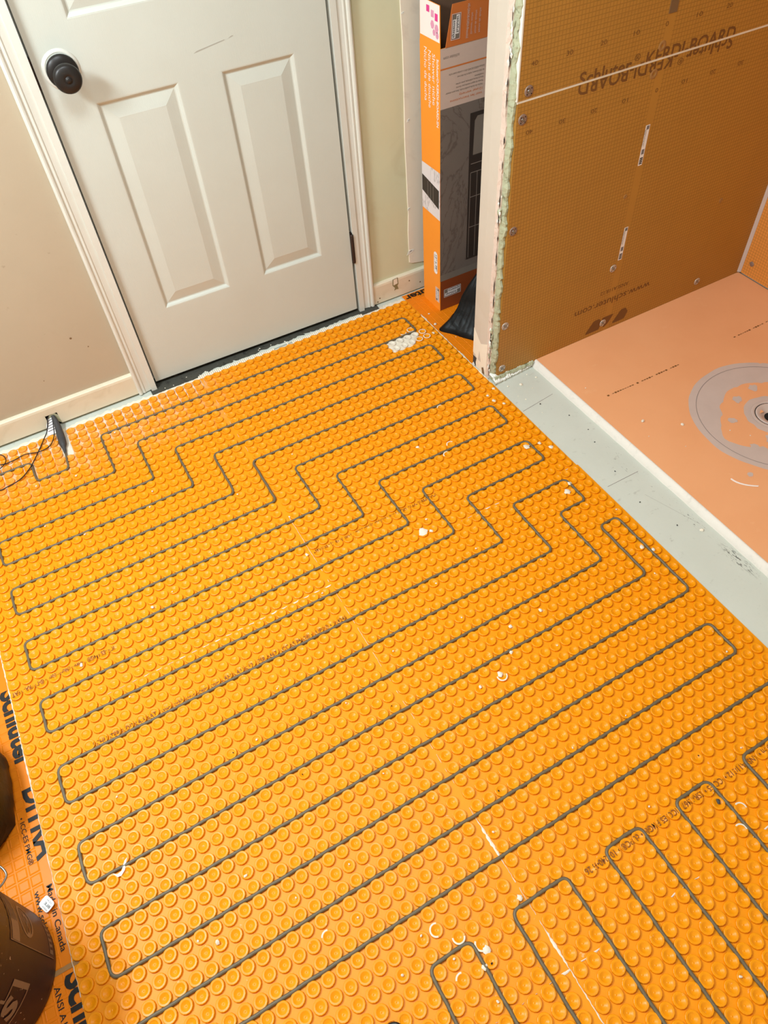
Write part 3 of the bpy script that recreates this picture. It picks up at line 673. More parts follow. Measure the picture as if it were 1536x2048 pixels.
# ---------------------------------------------------------------- shower tray, drain
UD, VD = 57.4, 34.15
def tz(u, v):
    d = max(abs(u-UD)/15.0, abs(v-VD)/19.2); return .25+.32*min(1, d)
tray = thing('shower_tray', 'pinkish orange sloped shower tray with a white foam edge', 'shower tray', 43.2, 15.05, FZ)
u0, u1, v0, v1 = 43.20, 72.55, 15.06, 53.3
mb = MB(); n1, n2 = 36, 48; g = []
for i in range(n1+1):
    for j in range(n2+1):
        u, v = u0+(u1-u0)*i/n1, v0+(v1-v0)*j/n2; g.append((u, v, tz(u, v)))
fs = [(i*(n2+1)+j, (i+1)*(n2+1)+j, (i+1)*(n2+1)+j+1, i*(n2+1)+j+1) for i in range(n1) for j in range(n2) if math.hypot(u0+(u1-u0)*(i+.5)/n1-UD, v0+(v1-v0)*(j+.5)/n2-VD) > 1.3]
mb.add(g, fs, True).build('tray_surface', 'tray', tray)
rng = random.Random(2); rings = []
for i in range(60):
    v = 14.95+i*(38.4/59); a = rng.uniform(-.05, .05)
    rings.append([(42.66+a*.6, v, FZ), (42.70+a*.6, v, .06), (42.80+a*.4, v, .26), (42.96, v, .44+rng.uniform(-.015, .015)), (43.08, v, .545), (43.20, v, .565), (43.24, v, .52), (43.28, v, FZ)])
MB().loft(rings, False, smooth=True).build('foam_edge', 'tray_white', tray, 'white rounded edge strip of the tray')
def on_tray(pts, name, mat, lift=.02):
    return MB().face([(u, v, tz(u, v)+lift) for u, v in pts]).build(name, mat, tray)
# dashed print on the fleece
rng = random.Random(8)
def dashes(a, b, n, pan='tray_print'):
    mb = MB()
    for i in range(n):
        if rng.random() < .18: continue
        f0 = i/n; f1 = f0+.75/n
        w_ = rng.uniform(.03, .10)
        for (q0, q1) in [(f0, f1)]:
            ua, va = a[0]+(b[0]-a[0])*q0, a[1]+(b[1]-a[1])*q0; ub, vb = a[0]+(b[0]-a[0])*q1, a[1]+(b[1]-a[1])*q1
            mb.face([(ua, va-w_, tz(ua, va)+.012), (ub, vb-w_, tz(ub, vb)+.012), (ub, vb+w_, tz(ub, vb)+.012), (ua, va+w_, tz(ua, va)+.012)])
    mb.build('tray_print', 'board_print', tray, 'dashed brown print line')
dashes((45.7, 23.6), (55.2, 23.75), 30); dashes((62.8, 23.55), (71, 23.55), 26); dashes((44.1, 45.4), (53, 45.4), 26)
# thinset patch ring around the drain, inner blots, embossed circle
def ringpatch(r_in, r_out, n, name, mat, seed, lift=.015, gaps=None):
    rng = random.Random(seed); mb = MB(); prev = None; first = None
    ph = [rng.random()*6 for _ in range(6)]
    for i in range(n+1):
        a = 2*math.pi*(i % n)/n
        nz = lambda f, o: noise.noise(Vector((math.cos(a)*f, math.sin(a)*f, seed*3.1+o)))
        d_ = math.degrees(a) % 360
        ri = r_in(a)+nz(5, 0)*(.95 if 40 < d_ < 150 else .3)*(1 if seed == 1 else .4)+nz(14, 5)*.12; ro = r_out(a)+nz(4, 9)*.16
        cur = []
        for k_ in range(5):
            r = ri+(ro-ri)*k_/4; u, v = UD+r*math.cos(a), VD+r*math.sin(a); cur.append((u, v, tz(u, v)+(lift if 0 < k_ < 4 else .004)))
        if prev: mb.loft([prev, cur], False, smooth=True)
        prev = cur
    mb.build(name, mat, tray, 'grey mortar ring around the drain')
def rin(a):
    d = math.degrees(a) % 360
    return 4.75+1.75*max(0, 1-abs(d-178)/34)+.6*max(0, 1-abs(d-120)/40)
ringpatch(rin, lambda a: 7.85, 90, 'mortar_ring', 'mortar_grey', 1)
ringpatch(lambda a: 1.75, lambda a: 2.65, 60, 'mortar_collar', 'mortar_grey', 4)
rng = random.Random(17)
for (da, r, s) in [(200, 4.1, .45), (140, 3.6, .6), (128, 4.6, .8), (105, 4.2, .9), (95, 5.0, .8), (80, 4.0, .7), (250, 3.6, .55), (60, 4.4, .8), (150, 9.1, .35), (155, 5.2, .5), (30, 4, .8), (330, 4.2, .7), (290, 4.0, .5)]:
    a = math.radians(da); u, v = UD+r*math.cos(a), VD+r*math.sin(a)
    on_tray([(u+s*math.cos(q*.5236)*(.55+.6*rng.random()), v+s*math.sin(q*.5236)*(.55+.6*rng.random())) for q in range(12)], 'mortar_blot', 'mortar_grey', .022)
mb = MB(); n = 100; rr = [[(UD+r*math.cos(2*math.pi*i/n), VD+r*math.sin(2*math.pi*i/n)) for i in range(n)] for r in (7.12, 7.17)]
mb.loft([[(u, v, tz(u, v)+.024) for u, v in q] for q in rr]); mb.build('embossed_circle', 'grey_dark', tray)
dr_ = thing('shower_drain', 'round grey shower drain with a black centre hole', 'drain', UD, VD, .3)
MB().lathe([(2.0, .02), (1.85, .06), (1.72, .05), (1.66, -.02), (1.60, -.02), (1.56, .05), (1.45, .06), (1.30, .02), (1.0, -.12), (.66, -.38)], (UD, VD, .31), 'h', 40).build('drain_flange', 'mortar_grey', dr_)
MB().lathe([(1.68, .0), (1.58, .0)], (UD, VD, .305), 'h', 40).build('groove_ring', 'black_gap', dr_)
MB().lathe([(.80, 0), (.001, 0)], (UD, VD, -.06), 'h', 24).build('drain_hole', 'black_gap', dr_)
# pale scratch on the fleece
MB().loft([[(47.6+.45*t*t, 38.2+t*1.1-.0, tz(48, 38)+.012), (47.68+.45*t*t, 38.15+t*1.1, tz(48, 38)+.03), (47.78+.45*t*t, 38.15+t*1.1, tz(48, 38)+.012)] for t in [i*.25 for i in range(8)]], False).build('scratch', 'carton_white', tray)

# ---------------------------------------------------------------- foam boards
BV = 15.05
def washer(parent, u, v, h, axis='v', mat='washer', r=.42):
    c = (u, v, h)
    mb = MB(); mb.lathe([(r, 0), (r, .03), (r*.9, .06), (r*.5, .07), (r*.36, .03), (.001, .02)], c, axis, 20)
    wsh = mb.build('washer', mat, parent)
    for a in (45, 135, 225, 315):
        x, y = r*.68*math.cos(math.radians(a)), r*.68*math.sin(math.radians(a))
        MB().lathe([(.055, .075), (.001, .076)], (u+x, v, h+y), axis, 6).build('washer_slot', 'black_gap', wsh)
    MB().lathe([(.15, .03), (.14, .09), (.09, .10), (.05, .07), (.001, .065)], c, axis, 10).build('screw', 'screw', wsh)
lowb = thing('foam_board', 'lower orange gridded foam board standing on the shower tray', 'wall board', 38.05, BV, .45, 'gridded foam boards')
mb = MB(); mb.box(38.05, 72.5, BV-.42, BV, .42, 27.46); mb.build('board_panel', 'board_x', lowb)
upb = thing('foam_board', 'upper orange gridded foam board above the white joint line', 'wall board', 38.1, BV, 27.6, 'gridded foam boards')
MB().box(38.02, 72.5, BV-.42, BV, 27.64, 79).build('board_panel', 'board_x', upb)
MB().box(37.90, 38.02, BV-.42, BV+.01, 27.64, 79).build('board_edge', 'foam_white', upb, 'white foam edge of the upper board')
MB().box(38.02, 72.5, BV-.42, BV-.03, 27.44, 27.66).build('joint_bead', 'foam_white', lowb, 'white sealant bead along the board joint')
for (u, h, mt) in [(38.62, 26.2, 'washer_dark'), (38.62, 16.8, 'washer_dark'), (38.62, 6.7, 'washer'), (38.66, 1.38, 'washer'), (51.85, 8.4, 'washer'), (51.97, 1.68, 'washer'), (65.6, 1.85, 'washer')]:
    washer(lowb, u, BV, h, 'v', mt)
washer(upb, 39.0, BV, 28.2, 'v', 'washer_dark')
for (pp, u, h, r) in [(lowb, 51.9, 26.5, .42), (upb, 52.2, 28.5, .42), (lowb, 51.5, 16.1, .22), (lowb, 65.4, 11.5, .26)]:   # fasteners skimmed over with compound
    MB().lathe([(r, 0), (r*.8, .035), (r*.35, .03), (r*.2, -.02), (.001, -.02)], (u, BV, h), 'v', 16).build('covered_washer', 'skim', pp, 'washer skimmed over in brown')
PV = BV+.012
up_clip = ((0, 0, 27.64), (0, 0, -1)); lo_clip = ((0, 0, 27.44), (0, 0, 1))
for (wd, a, ln) in [('Schluter', 43.9, 5.3), ('-KERDI-BOARD', 50.15, 10.35)]:
    lettering(wd, 'board_print', upb, (a, PV, 27.3), U, H, ln, 1.07, 'lettering', bold=.016, clip=up_clip)
    lettering(wd, 'board_print', lowb, (104.4-a, PV, 27.76), -U, -H, ln, 1.12, 'lettering', bold=.016, clip=lo_clip)
lettering('\u00ae', 'board_print', upb, (49.4, PV, 27.95), U, H, .62, .5, 'lettering')
lettering('\u00ae', 'board_print', lowb, (55.0, PV, 27.1), -U, -H, .62, .5, 'lettering')
lettering('www.schluter.com', 'board_print', lowb, (57.85, PV, 4.75), -U, -H, 10.2, .80, 'lettering', bold=.008)
lettering('ANSI A118.12', 'board_print', lowb, (54.55, PV, 5.95), -U, -H, 3.75, .42, 'lettering', bold=.004)
for i, nb in enumerate(('40', '30', '20', '10', '0', '10', '20', '30')):
    u = 39.25+i*3.27
    lettering(nb, 'board_print', upb, (u-.25, PV, 29.9), U, H, .62 if len(nb) > 1 else .3, .34, 'scale_number')
    lettering(nb, 'board_print', lowb, (u+.45, PV, 25.25), -U, -H, .62 if len(nb) > 1 else .3, .34, 'scale_number')
# three rounded marks of the board maker
def mark(pts): return [(u, PV, h) for u, h in pts]
def rmark(pts):
    out = []
    n = len(pts)
    for i in range(n):
        a, b, c = Vector(pts[i-1]), Vector(pts[i]), Vector(pts[(i+1) % n])
        for t in (.0, .33, .66, 1.0):
            p1 = b+(a-b)*.16; p2 = b+(c-b)*.16; q = p1*(1-t)**2+b*2*t*(1-t)+p2*t*t; out.append((q.x, q.y))
    return out
for pts_ in ([(49.55, 1.0), (50.6, 2.45), (51.35, 2.45), (51.75, 1.95), (51.55, 1.0)], [(51.75, 2.4), (53.35, 2.4), (52.75, 1.4), (52.2, 1.0), (51.95, 1.45)], [(53.3, 1.05), (54.35, 2.5), (55.0, 2.5), (55.4, 1.9), (55.1, 1.05)]):
    MB().face(mark(rmark(pts_))).build('maker_mark', 'board_print', lowb)
# stickers with bar codes on the bare strip
for (h0, h1) in [(18.75, 22.3), (9.15, 12.7)]:
    c0 = 52.28; st = MB().box(c0, c0+.46, BV, BV+.012, h0, h1).build('sticker', 'paper', lowb, 'white barcode sticker')
    for i in range(4): MB().box(c0+.06, c0+.40, BV+.012, BV+.018, h0+.12+i*.16, h0+.12+i*.16+.11).build('barcode_bar', 'print_black', st)
    MB().box(c0+.08, c0+.38, BV+.012, BV+.018, h0+1.0, h0+1.45).build('grey_block', 'grey_print', st)
    lettering('KERDI-BOARD\nANSI A118.12\nMade in Canada', 'print_black', st, (c0+.10, BV+.019, h0+3.2), -H, U, 1.5, .07, 'lettering')
    MB().box(c0+.1, c0+.40, BV+.012, BV+.018, h1-.38, h1-.06).build('grey_block', 'grey_print', st)
MB().box(52.15, 53.0, BV, BV+.03, 30.75, 34.5).build('tape_strip', 'tape', upb, 'grey brown tape strip near the top')
sideb = thing('foam_board', 'orange gridded foam board on the far shower wall at the right edge', 'wall board', 72.6, 15.2, .7, 'gridded foam boards')
MB().box(72.55, 73.05, 15.1, 54, .70, 79).build('board_panel', 'board_y', sideb)
MB().loft([[(72.25, 15.06, h), (72.35, 15.20, h), (72.52, 15.38, h)] for h in (.72, 79)], False).build('corner_sealant', 'mortar_grey', sideb, 'grey sealant line in the corner')
for (v, h) in [(16.4, 2.3), (16.3, 8.6), (16.6, 16)]:
    mbw = MB().lathe([(.30, -.05), (.25, -.08), (.001, -.07)], (72.55, v, h), 'u', 12); mbw.build('washer', 'washer_dark', sideb)

# ---------------------------------------------------------------- carton in the alcove
BH = 27.3
ca0, ca1, cv0, cv1, cb = 39.72, 53.0, -2.45, 1.1, FZ+.06
carton = thing('carton', 'tall open orange shower niche carton standing behind the partition', 'box', 46, -.7, cb)
mb = MB(); th = .07
mb.box(ca0, ca0+th, cv0, cv1, cb, BH); mb.build('left_side', 'carton_orange', carton)
MB().box(ca0+th, ca1, cv1-th, cv1, cb, BH).build('front_side', 'carton_orange', carton)
MB().box(ca0+th, ca1, cv0, cv0+th, cb, BH).build('back_side', 'carton_brown', carton)
MB().box(ca1-th, ca1, cv0+th, cv1-th, cb, BH).build('right_side', 'carton_brown', carton)
MB().box(ca0+th, ca1-th, cv0+th, cv1-th, cb, cb+.08).build('carton_bottom', 'carton_brown', carton)
MB().box(ca0+th+.01, ca0+th+.03, cv0+th, cv1-th, cb+.1, BH).build('inner_lining', 'carton_brown', carton)
def flap(p0, p1, p2, p3, name, mat, label, t):
    a = [Vector(p) for p in (p0, p1, p2, p3)]; n = (a[1]-a[0]).cross(a[3]-a[0]).normalized()*t
    return MB().loft([[tuple(q) for q in a], [tuple(q+n) for q in a]], True, (True, True)).build(name, mat, carton, label)
fl = flap((ca0, cv0+.05, BH), (ca0, cv1-.02, BH), (ca0+.02, cv1-.12, BH+3.3), (ca0+.02, cv0+.12, BH+3.3), 'left_flap', 'carton_orange', 'raised left flap printed white with pink shapes', .06)
LU = ca0-.012
plate([(LU+.012, cv0+.1, BH+.45), (LU+.012, cv1-.09, BH+.45), (LU+.02, cv1-.13, BH+3.28), (LU+.02, cv0+.14, BH+3.28)], 'carton_white', fl, 'white_print')
for (v, h, sx, sy, mt, n, r0) in [(-.95, 2.25, .36, .36, 'pink', 4, 45), (-.2, 2.0, .34, .38, 'pale_pink', 4, 45), (.45, 1.85, .34, .40, 'pink', 4, 45), (-.2, 1.18, .32, .36, 'pale_pink', 6, 0), (.5, 1.0, .32, .36, 'pale_pink', 6, 0), (.08, .62+.0, .24, .26, 'pale_pink', 8, 0), (.6, .48+.0, .26, .28, 'pale_pink', 8, 0)]:
    plate([(LU+.005, v+sx*math.cos(math.radians(r0+360/n*i)), BH+.45+h+sy*math.sin(math.radians(r0+360/n*i))) for i in range(n)], mt, fl, 'printed_shape')
ff = flap((ca0+.55, cv1-.02, BH), (ca1-.4, cv1-.02, BH), (ca1-.9, cv1+.25, BH+3.3), (ca0+1.05, cv1+.25, BH+3.3), 'front_flap', 'carton_flap', 'orange front flap with the maker logo, shade in its colour', -.06)
flap((ca0+.1, cv0+.05, BH), (ca1-.1, cv0+.05, BH), (ca1-.2, cv0+.3, BH+8.5), (ca0+.2, cv0+.3, BH+8.5), 'back_flap', 'carton_brown', 'dark inside of the raised back flap', .06)
# lettering on the narrow side, reading downwards
LX = ca0-.015
lettering('Schluter\u00ae-KERDI-BOARD-SN', 'paper', carton, (LX, .52, 26.4), -H, V, 5.9, .34, 'lettering', bold=.02)
for i, (s, ln) in enumerate([('Shower niche', 4.35), ('Niche de douche', 4.9), ('Nicho de ducha', 4.6)]):
    lettering(s, 'paper', carton, (LX, -.22-i*.72, 26.65+i*.12), -H, V, ln, .48, 'lettering')
plate([(LX, cv0, 11.3), (LX, cv1, 11.1), (LX, cv1, 16.2), (LX, cv0, 16.2)], 'marble_white', carton, 'marble_photo', 'white marble photo band on the side')
plate([(LX-.01, cv0+.05, 13.2), (LX-.01, cv1-.2, 12.3), (LX-.01, cv1-.2, 14.3), (LX-.01, cv0+.05, 14.9)], 'carton_dark', carton, 'niche_photo')
for f in (.33, .5, .66): plate([(LX-.015, cv0+.1+f*3.2, 13.0-.7*f), (LX-.015, cv0+.14+f*3.2, 13.0-.7*f), (LX-.015, cv0+.14+f*3.2, 14.7-.5*f), (LX-.015, cv0+.1+f*3.2, 14.7-.5*f)], 'carton_line', carton, 'tile_line')
q = [(.45*math.cos(a), 1.35*math.sin(a)) for a in [0]]
pill = []
for i in range(18):
    a = 2*math.pi*i/18; pill.append((LX, .20+.38*math.cos(a), 5.75+(1.0 if math.sin(a) >= 0 else -1.0)+.36*math.sin(a)))
plate(pill, 'paper', carton, 'size_pill', 'white pill-shaped size label')
lettering('12" x 28"', 'print_black', carton, (LX-.008, .18, 6.75), -H, V, 1.95, .30, 'lettering', bold=.02)
lettering('305 x 711 mm', 'print_black', carton, (LX-.008, -.08, 6.75), -H, V, 1.9, .12, 'lettering')
def logo(origin, xd, yd, wdt, parent, d, s=1.0):
    o, x, y = Vector(origin), Vector(xd), Vector(yd); dn = Vector(d)
    hgt = wdt*.46
    f = lambda a, b, e=0: tuple(o+x*a+y*b+dn*e)
    for (a0, b0, a1, b1) in [(0, 0, wdt, .05*s), (0, hgt-.05*s, wdt, hgt), (0, 0, .05*s, hgt), (wdt-.05*s, 0, wdt, hgt)]:
        MB().face([f(a0, b0), f(a1, b0), f(a1, b1), f(a0, b1)]).build('logo_frame', 'paper', parent)
    MB().face([f(.1*s, .1*s, .003), f(wdt-.1*s, .1*s, .003), f(wdt-.1*s, hgt-.1*s, .003), f(.1*s, hgt-.1*s, .003)]).build('logo_ground', 'carton_grey', parent)
    MB().face([f(wdt*.22, hgt*.50, .006), f(wdt*.95, hgt*.50, .006), f(wdt*.95, hgt*.86, .006), f(wdt*.22, hgt*.86, .006)]).build('logo_bar', 'paper', parent)
    MB().face([f(wdt*.06, hgt*.12, .006), f(wdt*.78, hgt*.12, .006), f(wdt*.78, hgt*.48, .006), f(wdt*.06, hgt*.48, .006)]).build('logo_bar', 'paper', parent)
    lettering('Schluter', 'print_black', parent, f(wdt*.26, hgt*.57, .009), xd, yd, wdt*.66, hgt*.24, 'lettering', bold=.02)
    lettering('systems', 'print_black', parent, f(wdt*.09, hgt*.20, .009), xd, yd, wdt*.66, hgt*.24, 'lettering', bold=.02)
logo((LX, .14, 2.75), -H, V, 1.85, carton, (-1, 0, 0), .8)
# broad front: taupe text field, grey marble photo with a tiled niche, orange foot
FX = cv1+.012
plate([(ca0+.02, FX, 22.2), (ca1, FX, 22.2), (ca1, FX, BH), (ca0+.02, FX, BH)], 'carton_taupe', carton, 'text_field', 'taupe instruction field')
plate([(ca0+.02, FX, 4.55), (ca1, FX, 4.55), (ca1, FX, 22.2), (ca0+.02, FX, 22.2)], 'marble_dark', carton, 'marble_photo', 'grey marble bathroom photo')
plate([(ca0+.06, FX, cb), (ca1, FX, cb), (ca1, FX, 3.75), (ca0+.06, FX, 3.75)], 'carton_foot', carton, 'foot_print', 'orange foot of the broad side, shade in its colour')
plate([(ca0+.02, FX, 3.75), (ca1, FX, 3.75), (ca1, FX, 4.55), (ca0+.02, FX, 4.55)], 'carton_grey', carton, 'grey_band')
plate([(ca0+.02, FX+.01, 25.55), (ca1, FX+.01, 25.55), (ca1, FX+.01, 25.68), (ca0+.02, FX+.01, 25.68)], 'carton_flap', carton, 'orange_rule')
lettering('schluter.com', 'carton_grey', carton, (41.75, FX+.01, 26.6), -U, -H, 1.7, .26, 'lettering')
for i, (s, u1_, ln) in enumerate([('Schluter-KERDI-BOARD-SN is a prefabricated niche', 44.55, 3.9), ('for tiled showers, ready to be tiled over', 44.55, 3.0), ('installation', 44.5, 1.0), ('Niche de douche prefabriquee, prete a carreler', 44.5, 3.1), ('Panneau de support etanche pour douches', 44.45, 3.0), ('Nicho de ducha prefabricado, listo para alicatar', 44.4, 4.1)]):
    lettering(s, 'carton_grey', carton, (u1_, FX+.01, [25.1, 24.75, 24.4, 24.15, 23.85, 23.55][i]+.0), -U, -H, ln, .17, 'lettering')
for i, s in enumerate(['12-year warranty', 'voir les instructions']):
    lettering(s, 'carton_flap', carton, (44.4, FX+.01, 23.2-.4*i), -U, -H, 2.6+i, .22, 'lettering')
plate([(43.15, FX+.01, 5.4), (ca1-1.5, FX+.01, 5.4), (ca1-1.5, FX+.01, 21.1), (43.15, FX+.01, 21.1)], 'carton_dark', carton, 'niche_photo', 'dark tiled niche in the carton photo')
for hh in (9.2, 12.6, 15.2, 16.1): plate([(43.4, FX+.015, hh), (ca1-1.7, FX+.015, hh), (ca1-1.7, FX+.015, hh+.06), (43.4, FX+.015, hh+.06)], 'carton_line', carton, 'tile_line')
for uu in (43.38, 44.2, 45.0, 45.9, 46.8): plate([(uu, FX+.015, 5.6), (uu+.05, FX+.015, 5.6), (uu+.05, FX+.015, 15.2 if uu < 44.5 else 16), (uu, FX+.015, 15.2 if uu < 44.5 else 16)], 'carton_line', carton, 'tile_line')
plate([(43.6, FX+.016, 17.0), (ca1-2, FX+.016, 17.0), (ca1-2, FX+.016, 20.7), (44.0, FX+.016, 20.7), (43.7, FX+.016, 20.3)], 'carton_grey', carton, 'niche_photo')
logo((42.55, FX+.012, 2.55), -U, -H, 2.3, carton, (0, 1, 0), .8)
LF = Vector((0, .083, 1)).normalized()
logo((41.0, cv1+.07+.02, BH+.55), tuple(LF), (1, 0, 0), 2.2, ff, (0, 1, 0), .8) if False else None
fo = lambda a, h: (a, cv1-.02+.27*h/3.3+.10, BH+h)
fdir = Vector((0, .082, 1))
logo(fo(40.75, .5), tuple(fdir), (.12, 0, 0.0) and (-.0+1, 0, 0), 2.05, ff, (0, 1, 0), .7)
lettering('Schluter\u00ae-KERDI-BOARD-SN', 'carton_taupe', ff, fo(42.35, .35), fdir, U, 2.7, .24, 'lettering', bold=.015)
for i, s in enumerate(['Shower niche', 'Niche de douche', 'Nicho de ducha']):
    lettering(s, 'carton_taupe', ff, fo(42.8+.42*i, .6), fdir, U, 1.7+.1*i, .2, 'lettering')

# ---------------------------------------------------------------- bags, pail, small things
def bag(name, label, outline, center, prof, mat, seed, sub=6, amp=.12):
    t = thing(name, label, 'bag', center[0], center[1], FZ)
    ol = [Vector((*q, 0)) for q in outline]; n = len(ol); dense = []
    for i in range(n):
        for k_ in range(sub):
            p0, p1, p2, p3 = ol[i-1], ol[i], ol[(i+1) % n], ol[(i+2) % n]; tt = k_/sub
            dense.append(.5*((2*p1)+(p2-p0)*tt+(2*p0-5*p1+4*p2-p3)*tt*tt+(3*p1-p0-3*p2+p3)*tt**3))
    rings = []
    for (s_, h, c) in prof:
        cc = Vector((*c, 0)); ring_ = []
        for i, q in enumerate(dense):
            p_ = cc+(q-Vector((*center, 0)))*s_
            nz = noise.noise(Vector((p_.x*.8+seed, p_.y*.8, h*.6)))*amp*2+math.sin(i*1.9+h*.7)*amp*.4*(s_ < .95)
            d_ = (p_-cc); d_ = d_.normalized() if d_.length > 1e-6 else Vector((0, 0, 0))
            ring_.append(tuple(p_+d_*nz*(s_ > .05)*(0.25 if s_ > .97 else 1)+H*(h+(nz*.5 if h > .3 else 0))))
        rings.append(ring_)
    mb = MB(); mb.loft(rings, True, (False, True), True)
    mb.build('bag_body', mat, t)
    return t
bag('plastic_bag', 'black plastic bag slumped behind the partition in front of the carton',
    [(37.66, 4.25), (38.6, 5.8), (39.5, 7.35), (41.0, 9.3), (44, 10.4), (47.5, 9.5), (48.5, 6), (47, 2.4), (43.5, 1.9), (40.6, 2.7), (38.9, 3.6)], (42.8, 5.6),
    [(1, FZ+.07, (42.8, 5.6)), (1.0, FZ+.16, (42.8, 5.6)), (.90, .5, (42.8, 5.6)), (.76, 1.2, (42.8, 5.6)), (.62, 2.3, (42.9, 5.5)), (.50, 3.6, (43.0, 5.4)), (.40, 4.8, (43.1, 5.4)), (.26, 5.9, (43.3, 5.3)), (.10, 6.6, (43.4, 5.2)), (.02, 6.7, (43.4, 5.2))], 'black_bag', 3, amp=.10)
tb = bag('rubbish_bag', 'black plastic bag of rubbish standing on the left beside the pail',
    [(-15.85, 32.4), (-16.1, 30.2), (-17.4, 28.2), (-19.6, 27.4), (-22.2, 28.0), (-24.2, 30.4), (-24.4, 33.6), (-23.0, 36.3), (-20.2, 37.4), (-17.9, 37.0), (-16.4, 35.6)], (-20.1, 32.5),
    [(.92, FZ+.07, (-20.1, 32.5)), (.97, .5, (-20.1, 32.5)), (1.0, 1.8, (-20.1, 32.5)), (.99, 3.6, (-20.2, 32.5)), (.93, 5.6, (-20.3, 32.4)), (.80, 7.4, (-20.5, 32.4)), (.55, 8.8, (-20.6, 32.3)), (.28, 9.7, (-20.6, 32.2)), (.16, 10.6, (-20.6, 32.2)), (.22, 11.6, (-20.6, 32.2)), (.05, 11.9, (-20.6, 32.2))], 'black_bag', 9, amp=.14)
# pail
PU, PVV, PR = -20.0, 44.3, 4.28
pail = thing('pail', 'dark maroon plastic pail with tan print at the lower left', 'bucket', PU, PVV, FZ)
def pr(h): return PR+(h)*.045
PB = FZ+.06
prof = [(.001, PB), (PR-.25, PB), (PR-.05, PB+.08), (pr(.4), .4), (pr(3), 3), (pr(7), 7), (pr(9.2), 9.2), (pr(9.3)+.18, 9.25), (pr(9.3)+.18, 9.45), (pr(9.6), 9.5), (pr(10.3), 10.3), (pr(10.4)+.2, 10.35), (pr(10.4)+.2, 10.55), (pr(11.4), 10.6), (pr(11.8), 11.7), (pr(12)+.22, 11.75), (pr(12)+.22, 12.1), (pr(12)-.05, 12.12), (pr(12)-.1, 11.9), (pr(6)-.12, 6), (PR-.2, PB+.2), (.001, PB+.18)]
MB().lathe(prof, (PU, PVV, 0), 'h', 56).build('pail_body', 'pail', pail)
MB().tube(curve([(PU+(pr(10)+.35)*math.cos(math.radians(a)), PVV+(pr(10)+.35)*math.sin(math.radians(a)), 10.0-3.4*math.sin(math.pi*k_/8)) for k_, a in [(i, -75-i*22.5) for i in range(9)]]), .08, 7).build('pail_handle', 'screw', pail, 'bare wire bail handle')
MB().tube(curve([(-17.7, 40.4, 6.3), (-16.9, 39.9, 5.9), (-16.35, 40.02, 5.3), (-16.0, 40.35, 5.05), (-15.83, 40.85, 5.0), (-15.97, 41.2, 5.05), (-16.3, 41.5, 5.2), (-16.9, 41.75, 5.6)]), .07, 7).build('wire_loop', 'screw', pail, 'shiny bent wire loop on the pail wall')
def pail_patch(a0, a1, h0, h1, name, mat, lift=.02, label=None, par=None):
    n = 10; lo, hi = [], []
    for i in range(n+1):
        a = math.radians(a0+(a1-a0)*i/n)
        lo.append((PU+(pr(h0)+lift)*math.cos(a), PVV+(pr(h0)+lift)*math.sin(a), h0)); hi.append((PU+(pr(h1)+lift)*math.cos(a), PVV+(pr(h1)+lift)*math.sin(a), h1))
    return MB().loft([lo, hi], False, smooth=True).build(name, mat, par or pail, label)
def pail_text(body, a_start, h, cap, length, mat='pail_tan', bold=.0, name='lettering', shear=0.0):
    def off(p):
        a = math.radians(a_start)-p.x/PR; r = pr(p.z)+.035
        return Vector((PU+r*math.cos(a), PVV+r*math.sin(a), p.z))
    lettering(body, mat, pail, (0, 0, h), U, H, length, cap, name, bold=bold, off=off, shear=shear)
pail_patch(-60, 12.5, .55, 7.0, 'pail_label', 'pail_label', label='lighter printed label half')
pail_patch(-38, 12, 5.75, 6.75, 'label_block', 'pail_tan', .03)
for i in range(4): pail_patch(-36, -2, 5.88+i*.22, 5.98+i*.22, 'text_line', 'pail_label', .04)
pail_patch(-15, 10, .62, 1.15, 'label_stripe', 'pail_tan', .03)
for i in range(5): pail_patch(-13+i*4.4, -11+i*4.4, .70, 1.07, 'stripe_gap', 'pail_label', .04)
pail_patch(12.3, 12.9, .55, 7.0, 'label_edge', 'pail_tan', .03)
el = [( -7+13*math.cos(a), 4.4+.95*math.sin(a)) for a in [2*math.pi*i/28 for i in range(28)]]
def conv(a, h, lift): a = math.radians(a); return (PU+(pr(h)+lift)*math.cos(a), PVV+(pr(h)+lift)*math.sin(a), h)
MB().loft([[conv(a, h, .03) for a, h in el], [conv(-7+(a+7)*.86, 4.4+(h-4.4)*.84, .03) for a, h in el]]).build('oval_emblem', 'pail_tan', pail)
MB().loft([[conv(-4+9*math.cos(a), 4.3+.5*math.sin(a)*math.cos(a), .03) for a in [2*math.pi*i/24 for i in range(24)]], [conv(-4+6.5*math.cos(a), 4.3+.34*math.sin(a)*math.cos(a)+.06, .03) for a in [2*math.pi*i/24 for i in range(24)]]]).build('emblem_swirl', 'pail_tan', pail)
pail_patch(34, 38, 3.4, 5.6, 'box_border', 'pail_tan', .03); pail_patch(34, 100, 3.4, 3.52, 'box_border', 'pail_tan', .03); pail_patch(34, 48, 5.48, 5.6, 'box_border', 'pail_tan', .03)
pail_patch(47, 49, 5.48, 6.1, 'box_border', 'pail_tan', .03); pail_patch(47, 100, 5.98, 6.1, 'box_border', 'pail_tan', .03)
pail_text('S', 58.5, 3.85, 1.45, 1.15, bold=.05, shear=.2)
